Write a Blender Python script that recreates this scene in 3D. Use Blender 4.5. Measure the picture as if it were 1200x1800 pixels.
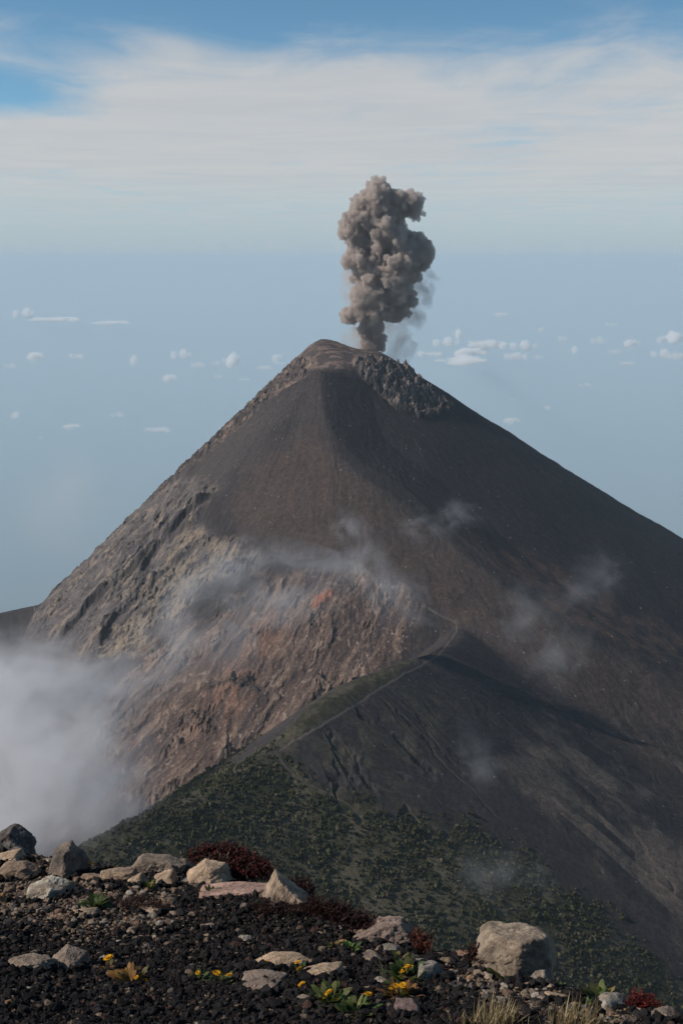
import bpy, bmesh, math, random
import numpy as np
from mathutils import Vector, Matrix, Euler

S = bpy.context.scene
for _o in list(bpy.data.objects):
    bpy.data.objects.remove(_o)
R = math.radians

# ------------------------------------------------------------------ camera, sky, sun, exposure
F, U0, V0 = 2070.0, 600.0, 900.0          # focal length and centre of the 1200 x 1800 frame, in its pixels
PITCH = math.atan(448.0 / F)
CP, SP = math.cos(PITCH), math.sin(PITCH)
cam_d = bpy.data.cameras.new('camera')
cam = bpy.data.objects.new('camera', cam_d)
S.collection.objects.link(cam)
cam_d.sensor_fit = 'VERTICAL'
cam_d.sensor_height = 36.0
cam_d.lens = F / 1800.0 * 36.0
cam_d.clip_start, cam_d.clip_end = 0.1, 2.0e6
cam.location = (0, 0, 0)
cam.rotation_euler = (R(90) - PITCH, 0, 0)
S.camera = cam

SUN_EL, SUN_AZ = R(36), R(186)            # azimuth counter-clockwise from +x: low on the left, a little behind the camera
sun_dir = Vector((math.cos(SUN_AZ) * math.cos(SUN_EL), math.sin(SUN_AZ) * math.cos(SUN_EL), math.sin(SUN_EL)))
sl = bpy.data.lights.new('sun', 'SUN')
sl.energy, sl.angle, sl.color = 4.7, R(0.5), (1.0, 0.925, 0.835)
so = bpy.data.objects.new('sun', sl)
so.rotation_euler = sun_dir.to_track_quat('Z', 'Y').to_euler()
so.location = sun_dir * 500
S.collection.objects.link(so)

S.view_settings.view_transform = 'Standard'
S.view_settings.look = 'None'
S.view_settings.gamma = 1.0
S.view_settings.exposure = EXPOSURE = -0.16
S.cycles.max_bounces = 12
S.cycles.diffuse_bounces = 2
S.cycles.volume_bounces = 10
S.cycles.transparent_max_bounces = 16
S.cycles.volume_step_rate = 1.0
S.cycles.volume_max_steps = 192
S.cycles.caustics_reflective = S.cycles.caustics_refractive = False


NCOL, NROW = 1050, 1600


class NT:
    """small helper to wire shader nodes"""
    def __init__(s, tree):
        s.t = tree
        s.n = tree.nodes
        s.n.clear()

    def node(s, kind, **kw):
        n = s.n.new(kind)
        for k, v in kw.items():
            if k in n.bl_rna.properties:
                setattr(n, k, v)
            else:
                s.set(n, k, v)
        return n

    def set(s, n, key, v):
        key = {'Fac_': 'Fac'}.get(key, key)
        sock = n.inputs[key] if not isinstance(key, int) else n.inputs[key]
        if hasattr(v, 'is_output'):
            s.t.links.new(v, sock)
        else:
            sock.default_value = v

    def math(s, op, a, b=0.0, clamp=False):
        n = s.n.new('ShaderNodeMath')
        n.operation, n.use_clamp = op, clamp
        s.set(n, 0, a)
        s.set(n, 1, b)
        return n.outputs[0]

    def vmath(s, op, a, b=(0, 0, 0)):
        n = s.n.new('ShaderNodeVectorMath')
        n.operation = op
        s.set(n, 0, a)
        if op == 'SCALE':
            n.inputs['Scale'].default_value = b
        else:
            s.set(n, 1, b)
        return n.outputs['Value'] if op in ('LENGTH', 'DOT_PRODUCT', 'DISTANCE') else n.outputs[0]

    def noise(s, vec, scale, detail=4, rough=0.55, dist=0.0, out='Fac'):
        n = s.n.new('ShaderNodeTexNoise')
        s.set(n, 'Vector', vec)
        n.inputs['Scale'].default_value = scale
        n.inputs['Detail'].default_value = detail
        n.inputs['Roughness'].default_value = rough
        n.inputs['Distortion'].default_value = dist
        return n.outputs[out]

    def rng(s, v, a, b, c=0.0, d=1.0, smooth=True):
        n = s.n.new('ShaderNodeMapRange')
        n.interpolation_type = 'SMOOTHSTEP' if smooth else 'LINEAR'
        s.set(n, 'Value', v)
        for k, q in zip(('From Min', 'From Max', 'To Min', 'To Max'), (a, b, c, d)):
            n.inputs[k].default_value = q
        return n.outputs[0]

    def mix(s, f, a, b, mode='MIX'):
        n = s.n.new('ShaderNodeMix')
        n.data_type, n.blend_type = 'RGBA', mode
        s.set(n, 0, f)
        for i, q in ((6, a), (7, b)):
            s.set(n, i, q if hasattr(q, 'is_output') else (*q, 1.0))
        return n.outputs[2]

    def sep(s, v):
        n = s.n.new('ShaderNodeSeparateXYZ')
        s.set(n, 0, v)
        return n.outputs

    def comb(s, x, y, z):
        n = s.n.new('ShaderNodeCombineXYZ')
        for i, q in enumerate((x, y, z)):
            s.set(n, i, q)
        return n.outputs[0]


W = bpy.data.worlds.new('World')
S.world = W
W.use_nodes = True
w = NT(W.node_tree)
sky = w.node('ShaderNodeTexSky')
sky.sky_type = 'NISHITA'
sky.sun_disc = False
sky.sun_elevation = SUN_EL
sky.sun_rotation = R(90) - SUN_AZ          # Blender measures clockwise from +y
sky.altitude = 3900
sky.air_density, sky.dust_density, sky.ozone_density = 1.0, 0.6, 1.5
tc = w.node('ShaderNodeTexCoord')
dx, dy, dz = w.sep(tc.outputs['Generated'])
zc = w.math('MAXIMUM', dz, 0.012)
# a high cloud sheet, seen in perspective: direction divided by its height
px, py = w.math('DIVIDE', dx, zc), w.math('DIVIDE', dy, zc)
p3 = w.comb(w.math('MULTIPLY', px, 0.55), w.math('MULTIPLY', py, 0.34), 0.0)
n1 = w.noise(p3, 1.9, 8, 0.60, 0.9)
n2 = w.noise(w.vmath('ADD', p3, (1.3, 5.1, 0)), 0.75, 3, 0.5, 0.4)
n3 = w.noise(w.vmath('ADD', w.comb(w.math('MULTIPLY', px, 1.0), w.math('MULTIPLY', py, 0.22), 0.0), (3.1, 9.4, 0)), 1.3, 6, 0.6, 0.6)
deck = w.rng(dz, 0.105, 0.215, 1.0, 0.0)   # the sheet thins overhead
low = w.math('ADD', w.rng(dz, 0.0, 0.075, 0.12, 1.0), w.math('MULTIPLY', w.math('SUBTRACT', n3, 0.5), w.rng(dz, 0.0, 0.09, 1.3, 0.0)), True)
cov = w.math('ADD', w.math('MULTIPLY', w.math('SUBTRACT', n1, 0.5), 1.1), w.math('ADD', w.math('MULTIPLY', w.math('SUBTRACT', n2, 0.5), 1.2), w.math('MULTIPLY', w.math('SUBTRACT', n3, 0.5), 0.55)))
cov = w.math('ADD', cov, w.math('MULTIPLY', w.math('SUBTRACT', deck, 0.42), 1.05))
gapx = w.math('POWER', w.math('DIVIDE', w.math('ADD', dx, 0.275), 0.075), 2.0)
gapz = w.math('POWER', w.math('DIVIDE', w.math('SUBTRACT', dz, 0.126), 0.016), 2.0)
gap = w.math('POWER', 2.718, w.math('MULTIPLY', w.math('ADD', gapx, gapz), -1.0))
cov = w.math('SUBTRACT', cov, w.math('MULTIPLY', gap, 0.75))
cov = w.rng(cov, -0.28, 0.58)
cov = w.math('MULTIPLY', w.math('MULTIPLY', cov, 0.93), low)
tex = w.noise(w.comb(w.math('MULTIPLY', px, 0.5), w.math('MULTIPLY', py, 0.8), 1.0), 1.1, 7, 0.6, 0.8)
ccol = w.mix(w.rng(tex, 0.3, 0.7), (5.9, 6.1, 6.3), (6.55, 6.6, 6.6))
skyc = w.mix(1.0, sky.outputs[0], (0.92, 1.22, 1.18), 'MULTIPLY')
skyc = w.mix(w.rng(dz, 0.0, 0.10, 0.92, 0.0), skyc, (4.5, 5.35, 6.05))
col = w.mix(cov, skyc, ccol)
bg = w.node('ShaderNodeBackground')
w.set(bg, 'Color', col)
bg.inputs['Strength'].default_value = 0.10
wo = w.node('ShaderNodeOutputWorld')
w.t.links.new(bg.outputs[0], wo.inputs['Surface'])

# ------------------------------------------------------------------ tags and mesh helpers
def tag(o, label=None, cat=None, group=None, kind=None):
    for k, v in (('label', label), ('category', cat), ('group', group), ('kind', kind)):
        if v:
            o[k] = v
    return o


def mesh_np(name, verts, faces, mat=None, parent=None, color=None, smooth=True):
    """verts (n,3); faces (m,3) or (m,4) index array -> linked mesh object"""
    me = bpy.data.meshes.new(name)
    verts = np.asarray(verts, dtype=np.float32)
    faces = np.asarray(faces, dtype=np.int32)
    k = faces.shape[1]
    me.vertices.add(len(verts))
    me.vertices.foreach_set('co', verts.ravel())
    me.loops.add(faces.size)
    me.loops.foreach_set('vertex_index', faces.ravel())
    me.polygons.add(len(faces))
    me.polygons.foreach_set('loop_start', np.arange(0, faces.size, k, dtype=np.int32))
    me.polygons.foreach_set('use_smooth', np.full(len(faces), smooth))
    me.update(calc_edges=True)
    me.validate()
    if color is not None:
        a = me.attributes.new('tint', 'FLOAT_COLOR', 'POINT')
        c = np.ones((len(verts), 4), dtype=np.float32)
        c[:, :3] = color
        a.data.foreach_set('color', c.ravel())
    if mat:
        me.materials.append(mat)
    o = bpy.data.objects.new(name, me)
    S.collection.objects.link(o)
    if parent:
        o.parent = parent
    return o


def grid_faces(nr, nc):
    i = np.arange(nr * nc).reshape(nr, nc)
    return np.stack([i[:-1, :-1], i[:-1, 1:], i[1:, 1:], i[1:, :-1]], -1).reshape(-1, 4)


# ------------------------------------------------------------------ numpy noise
def hsh(ix, iy, seed, iz=0):
    h = (ix.astype(np.int64) * 374761393 + iy.astype(np.int64) * 668265263 + np.int64(seed) * 974634777 + np.asarray(iz).astype(np.int64) * 2147483647 * 3) & 0xFFFFFFFF
    h = ((h ^ (h >> 13)) * 1274126177) & 0xFFFFFFFF
    h = ((h ^ (h >> 16)) * 2246822519) & 0xFFFFFFFF
    h = h ^ (h >> 15)
    return (h & 0xFFFFFF) / float(0xFFFFFF)


def vn(x, y, seed=0):
    """gradient noise, about -0.7..0.7"""
    x0, y0 = np.floor(x), np.floor(y)
    fx, fy = x - x0, y - y0
    ux, uy = fx * fx * fx * (fx * (fx * 6 - 15) + 10), fy * fy * fy * (fy * (fy * 6 - 15) + 10)

    def g(ix, iy, ax, ay):
        a = hsh(ix, iy, seed) * (2 * np.pi)
        return np.cos(a) * ax + np.sin(a) * ay
    a = g(x0, y0, fx, fy)
    b = g(x0 + 1, y0, fx - 1, fy)
    c = g(x0, y0 + 1, fx, fy - 1)
    d = g(x0 + 1, y0 + 1, fx - 1, fy - 1)
    return (a + (b - a) * ux) * (1 - uy) + (c + (d - c) * ux) * uy


def fbm(x, y, oct=5, seed=0, gain=0.5, lac=2.03):
    s, a = 0.0, 1.0
    for i in range(oct):
        s = s + a * vn(x, y, seed + i * 17)
        x, y, a = x * lac + 3.7, y * lac + 1.3, a * gain
    return s


def ridged(x, y, oct=5, seed=0, gain=0.5, lac=2.1):
    s, a, wgt = 0.0, 1.0, 1.0
    for i in range(oct):
        n = 1 - np.abs(vn(x, y, seed + i * 17)) * 2.0
        n = np.clip(n, 0, 1) ** 2 * wgt
        wgt = np.clip(n * 1.6, 0, 1)
        s = s + a * n
        x, y, a = x * lac + 5.1, y * lac + 2.7, a * gain
    return s


def vn3(p, seed=0):
    x0 = np.floor(p)
    f = p - x0
    u = f * f * (3 - 2 * f)
    out = 0
    for i in (0, 1):
        for j in (0, 1):
            for k in (0, 1):
                h = hsh(x0[:, 0] + i, x0[:, 1] + j, seed, x0[:, 2] + k)
                wx = u[:, 0] if i else 1 - u[:, 0]
                wy = u[:, 1] if j else 1 - u[:, 1]
                wz = u[:, 2] if k else 1 - u[:, 2]
                out = out + h * wx * wy * wz
    return out * 2 - 1


def fbm3(p, oct=4, seed=0, gain=0.5):
    s, a = 0, 1.0
    for i in range(oct):
        s = s + a * vn3(p, seed + i * 13)
        p, a = p * 2.07 + 1.7, a * gain
    return s


def cellf(x, y, seed=0):
    """jittered cells: distance to the nearest point, its id hash"""
    x0, y0 = np.floor(x), np.floor(y)
    best = np.full(x.shape, 9.0)
    idh = np.zeros(x.shape)
    for i in (-1, 0, 1):
        for j in (-1, 0, 1):
            cx, cy = x0 + i, y0 + j
            jx, jy = hsh(cx, cy, seed), hsh(cx, cy, seed + 5)
            d = np.hypot(cx + jx - x, cy + jy - y)
            m = d < best
            best = np.where(m, d, best)
            idh = np.where(m, hsh(cx, cy, seed + 9), idh)
    return best, idh


def sstep(a, b, x):
    t = np.clip((x - a) / (b - a), 0, 1)
    return t * t * (3 - 2 * t)


def smin(a, b, k):
    h = np.clip(0.5 + 0.5 * (b - a) / k, 0, 1)
    return b + (a - b) * h - k * h * (1 - h)


def smax(a, b, k):
    return -smin(-a, -b, k)


# ------------------------------------------------------------------ where a ray through the lens goes
def ray(u, v):
    yc = (V0 - v) / F
    fy = CP + yc * SP
    return (u - U0) / F / fy, (-SP + yc * CP) / fy       # x and z per metre of y


def at(u, v, y):
    a, b = ray(u, v)
    return np.array((a * y, y, b * y))


def toplane(x, y, z):
    """world -> frame"""
    f = y * CP - z * SP
    up = y * SP + z * CP
    return U0 + F * x / f, V0 - F * up / f


def poly_dist(x, y, P):
    """distance to a plan polyline, signed side (+ left of travel), arc position 0..1 and its z"""
    P = np.asarray(P, float)
    best = np.full(x.shape, 1e18)
    side = np.zeros(x.shape)
    arc = np.zeros(x.shape)
    zz = np.zeros(x.shape)
    L = np.r_[0, np.cumsum(np.hypot(*np.diff(P[:, :2], axis=0).T))]
    for i in range(len(P) - 1):
        ax, ay = P[i, :2]
        ex, ey = P[i + 1, :2] - P[i, :2]
        l2 = ex * ex + ey * ey
        t = np.clip(((x - ax) * ex + (y - ay) * ey) / l2, 0, 1)
        d = (x - ax - t * ex) ** 2 + (y - ay - t * ey) ** 2
        m = d < best
        best = np.where(m, d, best)
        side = np.where(m, np.sign(ex * (y - ay) - ey * (x - ax)), side)
        arc = np.where(m, L[i] + t * math.sqrt(l2), arc)
        zz = np.where(m, P[i, 2] + t * (P[i + 1, 2] - P[i, 2]), zz)
    return np.sqrt(best), side, arc, zz, L[-1]


def smooth_line(P, n=8):
    P = np.asarray(P, float)
    Q = np.vstack([2 * P[0] - P[1], P, 2 * P[-1] - P[-2]])
    out = []
    for i in range(1, len(Q) - 2):
        for k in range(n):
            t = k / n
            a, b, c, d = Q[i - 1:i + 3]
            out.append(0.5 * (2 * b + (c - a) * t + (2 * a - 5 * b + 4 * c - d) * t * t + (3 * b - a - 3 * c + d) * t ** 3))
    out.append(P[-1])
    return np.array(out)


def in_poly(u, v, poly):
    """signed distance (px) to a frame polygon, positive inside"""
    P = np.asarray(poly, float)
    inside = np.zeros(u.shape, bool)
    d = np.full(u.shape, 1e18)
    n = len(P)
    for i in range(n):
        x1, y1 = P[i]
        x2, y2 = P[(i + 1) % n]
        c = ((y1 > v) != (y2 > v)) & (u < (x2 - x1) * (v - y1) / ((y2 - y1) if y2 != y1 else 1e-9) + x1)
        inside ^= c
        ex, ey = x2 - x1, y2 - y1
        t = np.clip(((u - x1) * ex + (v - y1) * ey) / (ex * ex + ey * ey + 1e-9), 0, 1)
        d = np.minimum(d, np.hypot(u - x1 - t * ex, v - y1 - t * ey))
    return np.where(inside, d, -d)

# ------------------------------------------------------------------ the volcano: one height field
APEX = at(587, 565, 3000.0)
TH = np.radians(np.array([-180, -150, -120, -90, -60, -30, 0, 40, 90, 140, 180]))
SLP = np.array([.965, .915, .76, .67, .65, .645, .64, .60, .60, .90, .965])


def cone(x, y):
    dx, dy = x - APEX[0], y - APEX[1]
    r = np.hypot(dx, dy)
    s = np.interp(np.arctan2(dy, dx), TH, SLP)
    z = APEX[2] - s * r + 0.045 * np.maximum(r - 700, 0)
    cut = at(570, 602, 3000.0)[2] - 8 - 0.16 * np.maximum(dx + 10, 0) - 0.35 * np.maximum(-dx - 35, 0) + 0.18 * np.minimum(dy + 60, 60) \
        + 5 * np.exp(-((dx + 25) / 30) ** 2 - ((dy - 5) / 50) ** 2)
    z = smin(z, cut, 7.0)
    ta = np.abs(np.arctan2(dy, dx))
    z = z - 130 * sstep(765, 880, r) * sstep(2.2, 2.5, ta)
    return z - 26 * np.exp(-((dx - 62) / 42) ** 2 - ((dy - 50) / 45) ** 2)      # the crater behind the rim


def hit(fn, u, v, y0=1000.0, y1=3600.0, n=5200):
    a, b = ray(u, v)
    y = np.linspace(y0, y1, n)
    h = fn(a * y, y)
    m = b * y <= h
    k = np.argmax(m) if m.any() else np.argmin(b * y - h)
    return np.array((a * y[k], y[k], h[k]))


K = hit(cone, 806, 1094)
RIDGE = [K + (330, 720, 60.0), K + (150, 330, 40.0), K + (50, 110, 25.0), K]
for u_, v_, y_ in ((776, 1138, 2015), (704, 1166, 1905), (612, 1200, 1800), (545, 1246, 1715), (482, 1312, 1640), (385, 1372, 1560), (240, 1440, 1470), (140, 1492, 1415), (-80, 1600, 1310)):
    RIDGE.append(at(u_, v_, y_))
RIDGE = smooth_line(RIDGE, 6)


def pix_line(fn, pts, up=0.0):
    return np.array([hit(fn, u, v) + (0, 0, up) for u, v in pts])


SPINE = smooth_line(pix_line(cone, ((562, 655), (566, 740), (590, 800), (640, 850), (704, 888), (790, 962), (890, 1042), (1000, 1112), (1200, 1225), (1400, 1330))), 5)
FOLD = smooth_line(pix_line(cone, ((806, 1094), (870, 1146), (980, 1228), (1090, 1310), (1200, 1395), (1400, 1540))), 5)
RIBS = [smooth_line(pix_line(cone, p), 5) for p in (
    ((382, 878), (330, 918), (268, 975), (205, 1030), (165, 1062), (128, 1100), (96, 1146)),
    ((352, 928), (300, 950), (262, 985), (240, 1020)),
    ((372, 785), (300, 832), (240, 872), (178, 922), (120, 975), (64, 1040), (36, 1095)),
    ((470, 690), (440, 722), (400, 752), (352, 798)),
    ((340, 970), (300, 1000), (250, 1040), (190, 1100), (175, 1140)),
    ((470, 1040), (420, 1062), (372, 1085), (330, 1118)),
    ((345, 1215), (400, 1205), (440, 1212), (470, 1225)),
)]


def ridge_h(x, y):
    """upper envelope of the slopes that fall from every piece of the crest"""
    P = RIDGE
    L = np.r_[0, np.cumsum(np.hypot(*np.diff(P[:, :2], axis=0).T))]
    best = np.full(x.shape, -1e9)
    D, SD, ARC = np.zeros(x.shape), np.zeros(x.shape), np.zeros(x.shape)
    for i in range(len(P) - 1):
        ax, ay, az = P[i]
        ex, ey, ez = P[i + 1] - P[i]
        l2 = ex * ex + ey * ey
        t = np.clip(((x - ax) * ex + (y - ay) * ey) / l2, 0, 1)
        d = np.hypot(x - ax - t * ex, y - ay - t * ey)
        sd = np.sign(ex * (y - ay) - ey * (x - ax))
        dd = np.where(sd > 0, np.maximum(d - 16, 0), d)      # a broad crest
        z = az + t * ez - np.where(sd > 0, .57, .80) * (np.sqrt(dd * dd + 64) - 8)
        m = z > best
        best = np.where(m, z, best)
        D, SD, ARC = np.where(m, d, D), np.where(m, sd, SD), np.where(m, L[i] + t * math.sqrt(l2), ARC)
    return best, D, SD, ARC


def bump(x, y, P, h, wl, wr, fade=120.0):
    d, side, arc, zz, L = poly_dist(x, y, P)
    t = np.where(side > 0, d / wl, d / wr)
    return h * np.maximum(0, 1 - t) * sstep(0, fade, arc) * sstep(0, fade, L - arc), d, side, arc


def terrain(x, y, full=False):
    c = cone(x, y)
    c = c + bump(x, y, SPINE, 44.0, 125.0, 420.0, 60.0)[0]
    c = c + bump(x, y, FOLD, 11.0, 70.0, 260.0, 60.0)[0]
    # a lower spur that shows behind the left edge
    sp = np.array([at(150, 1040, 3350), at(60, 1056, 3350), at(-150, 1100, 3350), at(-400, 1200, 3350)])
    d, _, _, zz, _ = poly_dist(x, y, sp)
    c = np.maximum(c, zz - 0.55 * d)
    r, d, side, arc = ridge_h(x, y)
    kk = np.where(side > 0, 5 + 75 * sstep(20, 260, d), 5.0)
    h = smax(c, r, kk)
    h = np.maximum(h, -3800.0)
    if not full:
        return h
    on = sstep(-.35, .35, (r - c) / kk)
    return h, on, d, side, arc


def terrain_full(x, y):
    h, on, rd, rside, rarc = terrain(x, y, True)
    u, v = toplane(x, y, h)
    wob = fbm(x / 60, y / 60, 4, 3) * 26
    wob2 = fbm(x / 22, y / 22, 3, 5) * 10

    def area(poly, soft=16, extra=1.0):
        return sstep(-soft, soft, in_poly(u, v, poly) + (wob + wob2) * extra)
    dx, dy = x - APEX[0], y - APEX[1]
    r = np.hypot(dx, dy)
    th = np.arctan2(dy, dx)
    fa, da, fb, db = th * 900, r, rarc, rd               # across and down the fall line, on cone and ridge

    def fall(fn):
        # one pattern in each pair of coordinates, cross-faded where the two slopes meet
        out = np.zeros_like(x)
        m = on < .999
        out[m] = fn(fa[m], da[m], m) * (1 - on[m])
        m = on > .001
        out[m] += fn(fb[m], db[m], m) * on[m]
        return out
    fl, dn = fa, da
    A = area([(20, 1120), (62, 1030), (180, 920), (300, 826), (372, 856), (352, 930), (452, 968), (452, 1004), (352, 1030), (330, 1085), (235, 1160), (150, 1165), (90, 1175), (-40, 1220)]) * (1 - on)
    B = area([(120, 1300), (250, 1140), (330, 1100), (480, 1015), (640, 995), (752, 1062), (735, 1120), (640, 1205), (520, 1255), (480, 1330), (240, 1460), (60, 1480)], 14, .6) * (1 - on)
    C = area([(618, 634), (660, 636), (712, 648), (752, 682), (796, 720), (738, 732), (700, 716), (672, 694), (640, 668)], 5, .25)
    Lr = area([(508, 622), (556, 636), (532, 660), (470, 706), (395, 772), (300, 848), (170, 960), (150, 940), (330, 790)], 7, .35) * (1 - on)
    rng_ = dict(A=A, B=B, C=C, L=Lr, on=on)
    # relief
    z = fbm(x / 120, y / 120, 4, 11) * 6.0 * sstep(60, 400, r) + fbm(x / 18, y / 18, 4, 12) * 0.9
    z = z * (1 - .5 * on)
    # streaks and rills down the ash slopes
    wv = fbm(x / 90, y / 90, 3, 8)
    rill = fall(lambda a, b, m: ridged(a / 34 + wv[m] * 1.6, b / 420, 4, 21))
    rill2 = fall(lambda a, b, m: ridged(a / 10 + wv[m] * 2.2, b / 110, 3, 22))
    patch = sstep(-.35, .45, fbm(x / 170, y / 170, 3, 23))
    rightside = on * (rside > 0)
    z = z - rill * .55 * (1 - rightside) - rill2 * (.12 + .75 * rightside) * (.25 + patch)
    # deep gullies on the near flank
    gm = area([(530, 1300), (610, 1230), (720, 1230), (800, 1320), (860, 1440), (700, 1450), (560, 1420)], 30, .6) * rightside
    gc = fb / 19 + fbm(x / 75, y / 75, 3, 31) * .9 + fbm(x / 9, y / 9, 2, 32) * .07
    gd = np.abs(gc - np.round(gc))
    gk = hsh(np.round(gc), np.zeros_like(gc), 41)
    gul = np.clip(1 - gd / 0.15, 0, 1) * gm * (gk > .22) * (.3 + gk) * sstep(-.6, -.1, fbm(x / 80, y / 80, 2, 33))
    z = z - gul * 5.0
    # cliffs: ribs and buttresses
    ca = (x * .80 + y * .60) / 1.0
    cb = (-x * .60 + y * .80)
    fs = fa + .5 * da                                      # joints that run aslant the slope
    rg = ridged(fs / 62 + wob / 40, da / 150 + wob / 120, 5, 51, .55)
    rg2 = fbm(fs / 16 + wob2 / 12, da / 34, 5, 52, .62)
    rough = sstep(-.25, .35, fbm(x / 130, y / 130, 3, 56))
    z = z + A * ((rg - .8) * (3 + 6 * rough) + (rg2 * (2.5 + 3.5 * rough) + (ridged(fs / 9 + wob2 / 9, da / 15, 4, 57, .6) - .8) * 1.9))
    rb = ridged(fs / 75 + wob / 45, da / 190 + wob / 140, 5, 53, .55)
    rb2 = fbm(fs / 15 + wob2 / 12, da / 36, 5, 54, .62)
    crag = sstep(.05, .38, fbm(x / 95, y / 95, 3, 55) + .02)
    z = z + B * ((rb - .8) * (4 + 6 * crag) + rb2 * (1.2 + 3.0 * crag) + (ridged(fs / 9 + wob2 / 9, da / 15, 4, 58, .6) - .8) * (.5 + 2.0 * crag))
    # strata: benches that run level through the cliffs
    band = np.sin((h + z + wob * .9) / 5.2)
    z = z + (A * .9 + B * crag * .8) * band * 1.3
    cf, cid = cellf(x / 13, y / 13 + wob / 40, 61)
    cf2, cid2 = cellf(x / 5.5, y / 5.5, 62)
    z = z + C * (12 + cid * 14 - cf * 10 + cid2 * 5.5 + (ridged(x / 20, y / 26, 4, 63) - .8) * 9)
    z = z - 17 * area([(692, 694), (742, 700), (788, 716), (738, 729), (704, 714)], 4, .2) - 12 * area([(652, 680), (672, 676), (700, 700), (690, 712), (668, 696)], 4, .2)
    z = z + Lr * ((ridged(x / 24, y / 40, 5, 64, .6) - .8) * 6)
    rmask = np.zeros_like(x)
    for i, P in enumerate(RIBS):
        d, side, arc, zz, L = poly_dist(x + wob2 * .55, y + wob * .3, P)
        m = np.clip(1 - d / np.where(side > 0, 8, 80 if i < 3 else 50), 0, 1) ** 1.5 * sstep(0, 30, arc) * sstep(0, 30, L - arc) * (1 - on)
        brk = .6 + .9 * np.clip(fbm(x / 55, y / 55, 3, 71 + i) + .25 * fbm(x / 12, y / 12, 2, 171 + i), -.55, .5)
        z = z + m * brk * (30, 20, 10, 9, 20, 14, 14)[i]
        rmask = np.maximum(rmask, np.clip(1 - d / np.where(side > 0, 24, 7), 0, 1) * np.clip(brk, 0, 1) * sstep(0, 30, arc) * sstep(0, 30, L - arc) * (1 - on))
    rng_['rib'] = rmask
    edge = sstep(760, 800, r) * sstep(2.2, 2.5, np.abs(th)) * (1 - on)
    z = z * (1 - .85 * edge)
    A = A * (1 - edge)
    hh = h + z
    # ---------------------------------------------------------------- what the ground is made of
    n_a, n_b, n_c = fbm(x / 220, y / 220, 4, 81), fbm(x / 45, y / 45, 5, 82, .6), fbm(x / 9, y / 9, 4, 83, .6)
    st = fall(lambda a, b, m: fbm(a / 14 + wv[m] * 1.2, b / 260, 4, 84, .6))
    st2 = fall(lambda a, b, m: fbm(a / 5 + wv[m] * 3, b / 60, 4, 85, .65)) * (.35 + .65 * patch)

    def lerp(a, b, t):
        return a + (np.asarray(b) - a) * t[:, None]
    col = np.empty((len(x), 3))
    col[:] = (.036, .0315, .033)
    col = lerp(col, (.056, .046, .044), sstep(-.35, .55, n_a + st * .8))
    upper_ash = area([(545, 660), (575, 780), (700, 888), (600, 990), (450, 960), (330, 830), (430, 740)], 30, 1.0)
    col = lerp(col, (.068, .057, .054), upper_ash * .6 * sstep(-.6, .3, n_a + n_b * .5))  # paler ash on the upper left of the cone
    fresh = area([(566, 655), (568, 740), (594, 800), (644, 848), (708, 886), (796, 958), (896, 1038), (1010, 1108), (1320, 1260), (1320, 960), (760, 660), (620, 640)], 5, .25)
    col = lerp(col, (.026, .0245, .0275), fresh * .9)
    # the older brown slope below the spine
    br = area([(560, 740), (600, 812), (704, 892), (890, 1046), (1000, 1116), (1260, 1250), (1260, 1480), (1000, 1240), (850, 1120), (740, 1050), (600, 1000), (480, 960), (400, 900), (440, 820)], 22, .8)
    col = lerp(col, (.072, .052, .045), br * (.55 + .45 * sstep(-.4, .4, n_b + st * .5)))
    red = area([(820, 950), (1000, 1090), (1220, 1180), (1220, 1130), (1080, 1060), (950, 985)], 14, .4) + .8 * area([(1010, 1060), (1220, 1150), (1220, 1205), (1060, 1110)], 12, .5)
    col = lerp(col, (.105, .063, .049), np.clip(red, 0, 1) * .6 * sstep(-.5, .3, n_b))
    low = area([(960, 1240), (1260, 1330), (1300, 1760), (1160, 1640), (1000, 1480), (880, 1340)], 40, 1.2)
    col = lerp(col, (.135, .102, .082), low * sstep(-.45, .5, n_a + st * .7 + n_b * .4))
    # near flank: dark cinders
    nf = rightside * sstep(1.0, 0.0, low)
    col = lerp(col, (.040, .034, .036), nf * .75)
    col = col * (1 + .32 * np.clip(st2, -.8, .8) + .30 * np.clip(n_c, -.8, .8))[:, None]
    # scattered pale blocks
    bf_, bi_ = cellf(x / 17, y / 17, 95)
    blk = (bf_ < .03 + .07 * np.clip(bi_ - .9, 0, 1) / .1) & (bi_ > .90) & (r > 150)
    z = z
    col = np.where((blk & (on < 2))[:, None], np.array((.21, .18, .155)), col)
    # cliffs
    rock = lerp(np.tile((.138, .118, .113), (len(x), 1)), (.225, .178, .135), sstep(-.1, .45, n_b - .12 + area([(330, 930), (452, 960), (350, 1030), (235, 1160), (170, 1150), (240, 1040)], 20, .5) * .6))
    rock = lerp(rock, (.075, .064, .064), sstep(.05, .5, n_c * .7 + fbm(x / 28, y / 28, 4, 86)))
    col = lerp(col, rock, A * (.70 + .30 * sstep(-.3, .3, n_b)))
    scree = lerp(np.tile((.105, .072, .060), (len(x), 1)), (.185, .128, .100), sstep(-.05, .55, n_b * .8 + fbm(fs / 30 + wv, da / 260, 3, 96) * .6 + crag * .35 - .1))
    scree = lerp(scree, (.062, .047, .046), sstep(-.05, .35, fbm(fs / 18 + wv, da / 190, 4, 98, .6) * 1.2 + st2 * .3 + n_c * .3))
    scree = lerp(scree, (.23, .165, .125), sstep(.10, .42, fbm(fs / 20 + wv, da / 150, 4, 99, .6) + fbm(fs / 8 + wv * 2, da / 110, 3, 97) * .7) * .55)
    scree = lerp(scree, (.26, .20, .155), sstep(.32, .62, n_c + n_b * .5) * .8)
    orange = area([(330, 1270), (400, 1160), (440, 1110), (500, 1060), (520, 1080), (470, 1160), (420, 1240), (330, 1330)], 24, 1.0)
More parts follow.
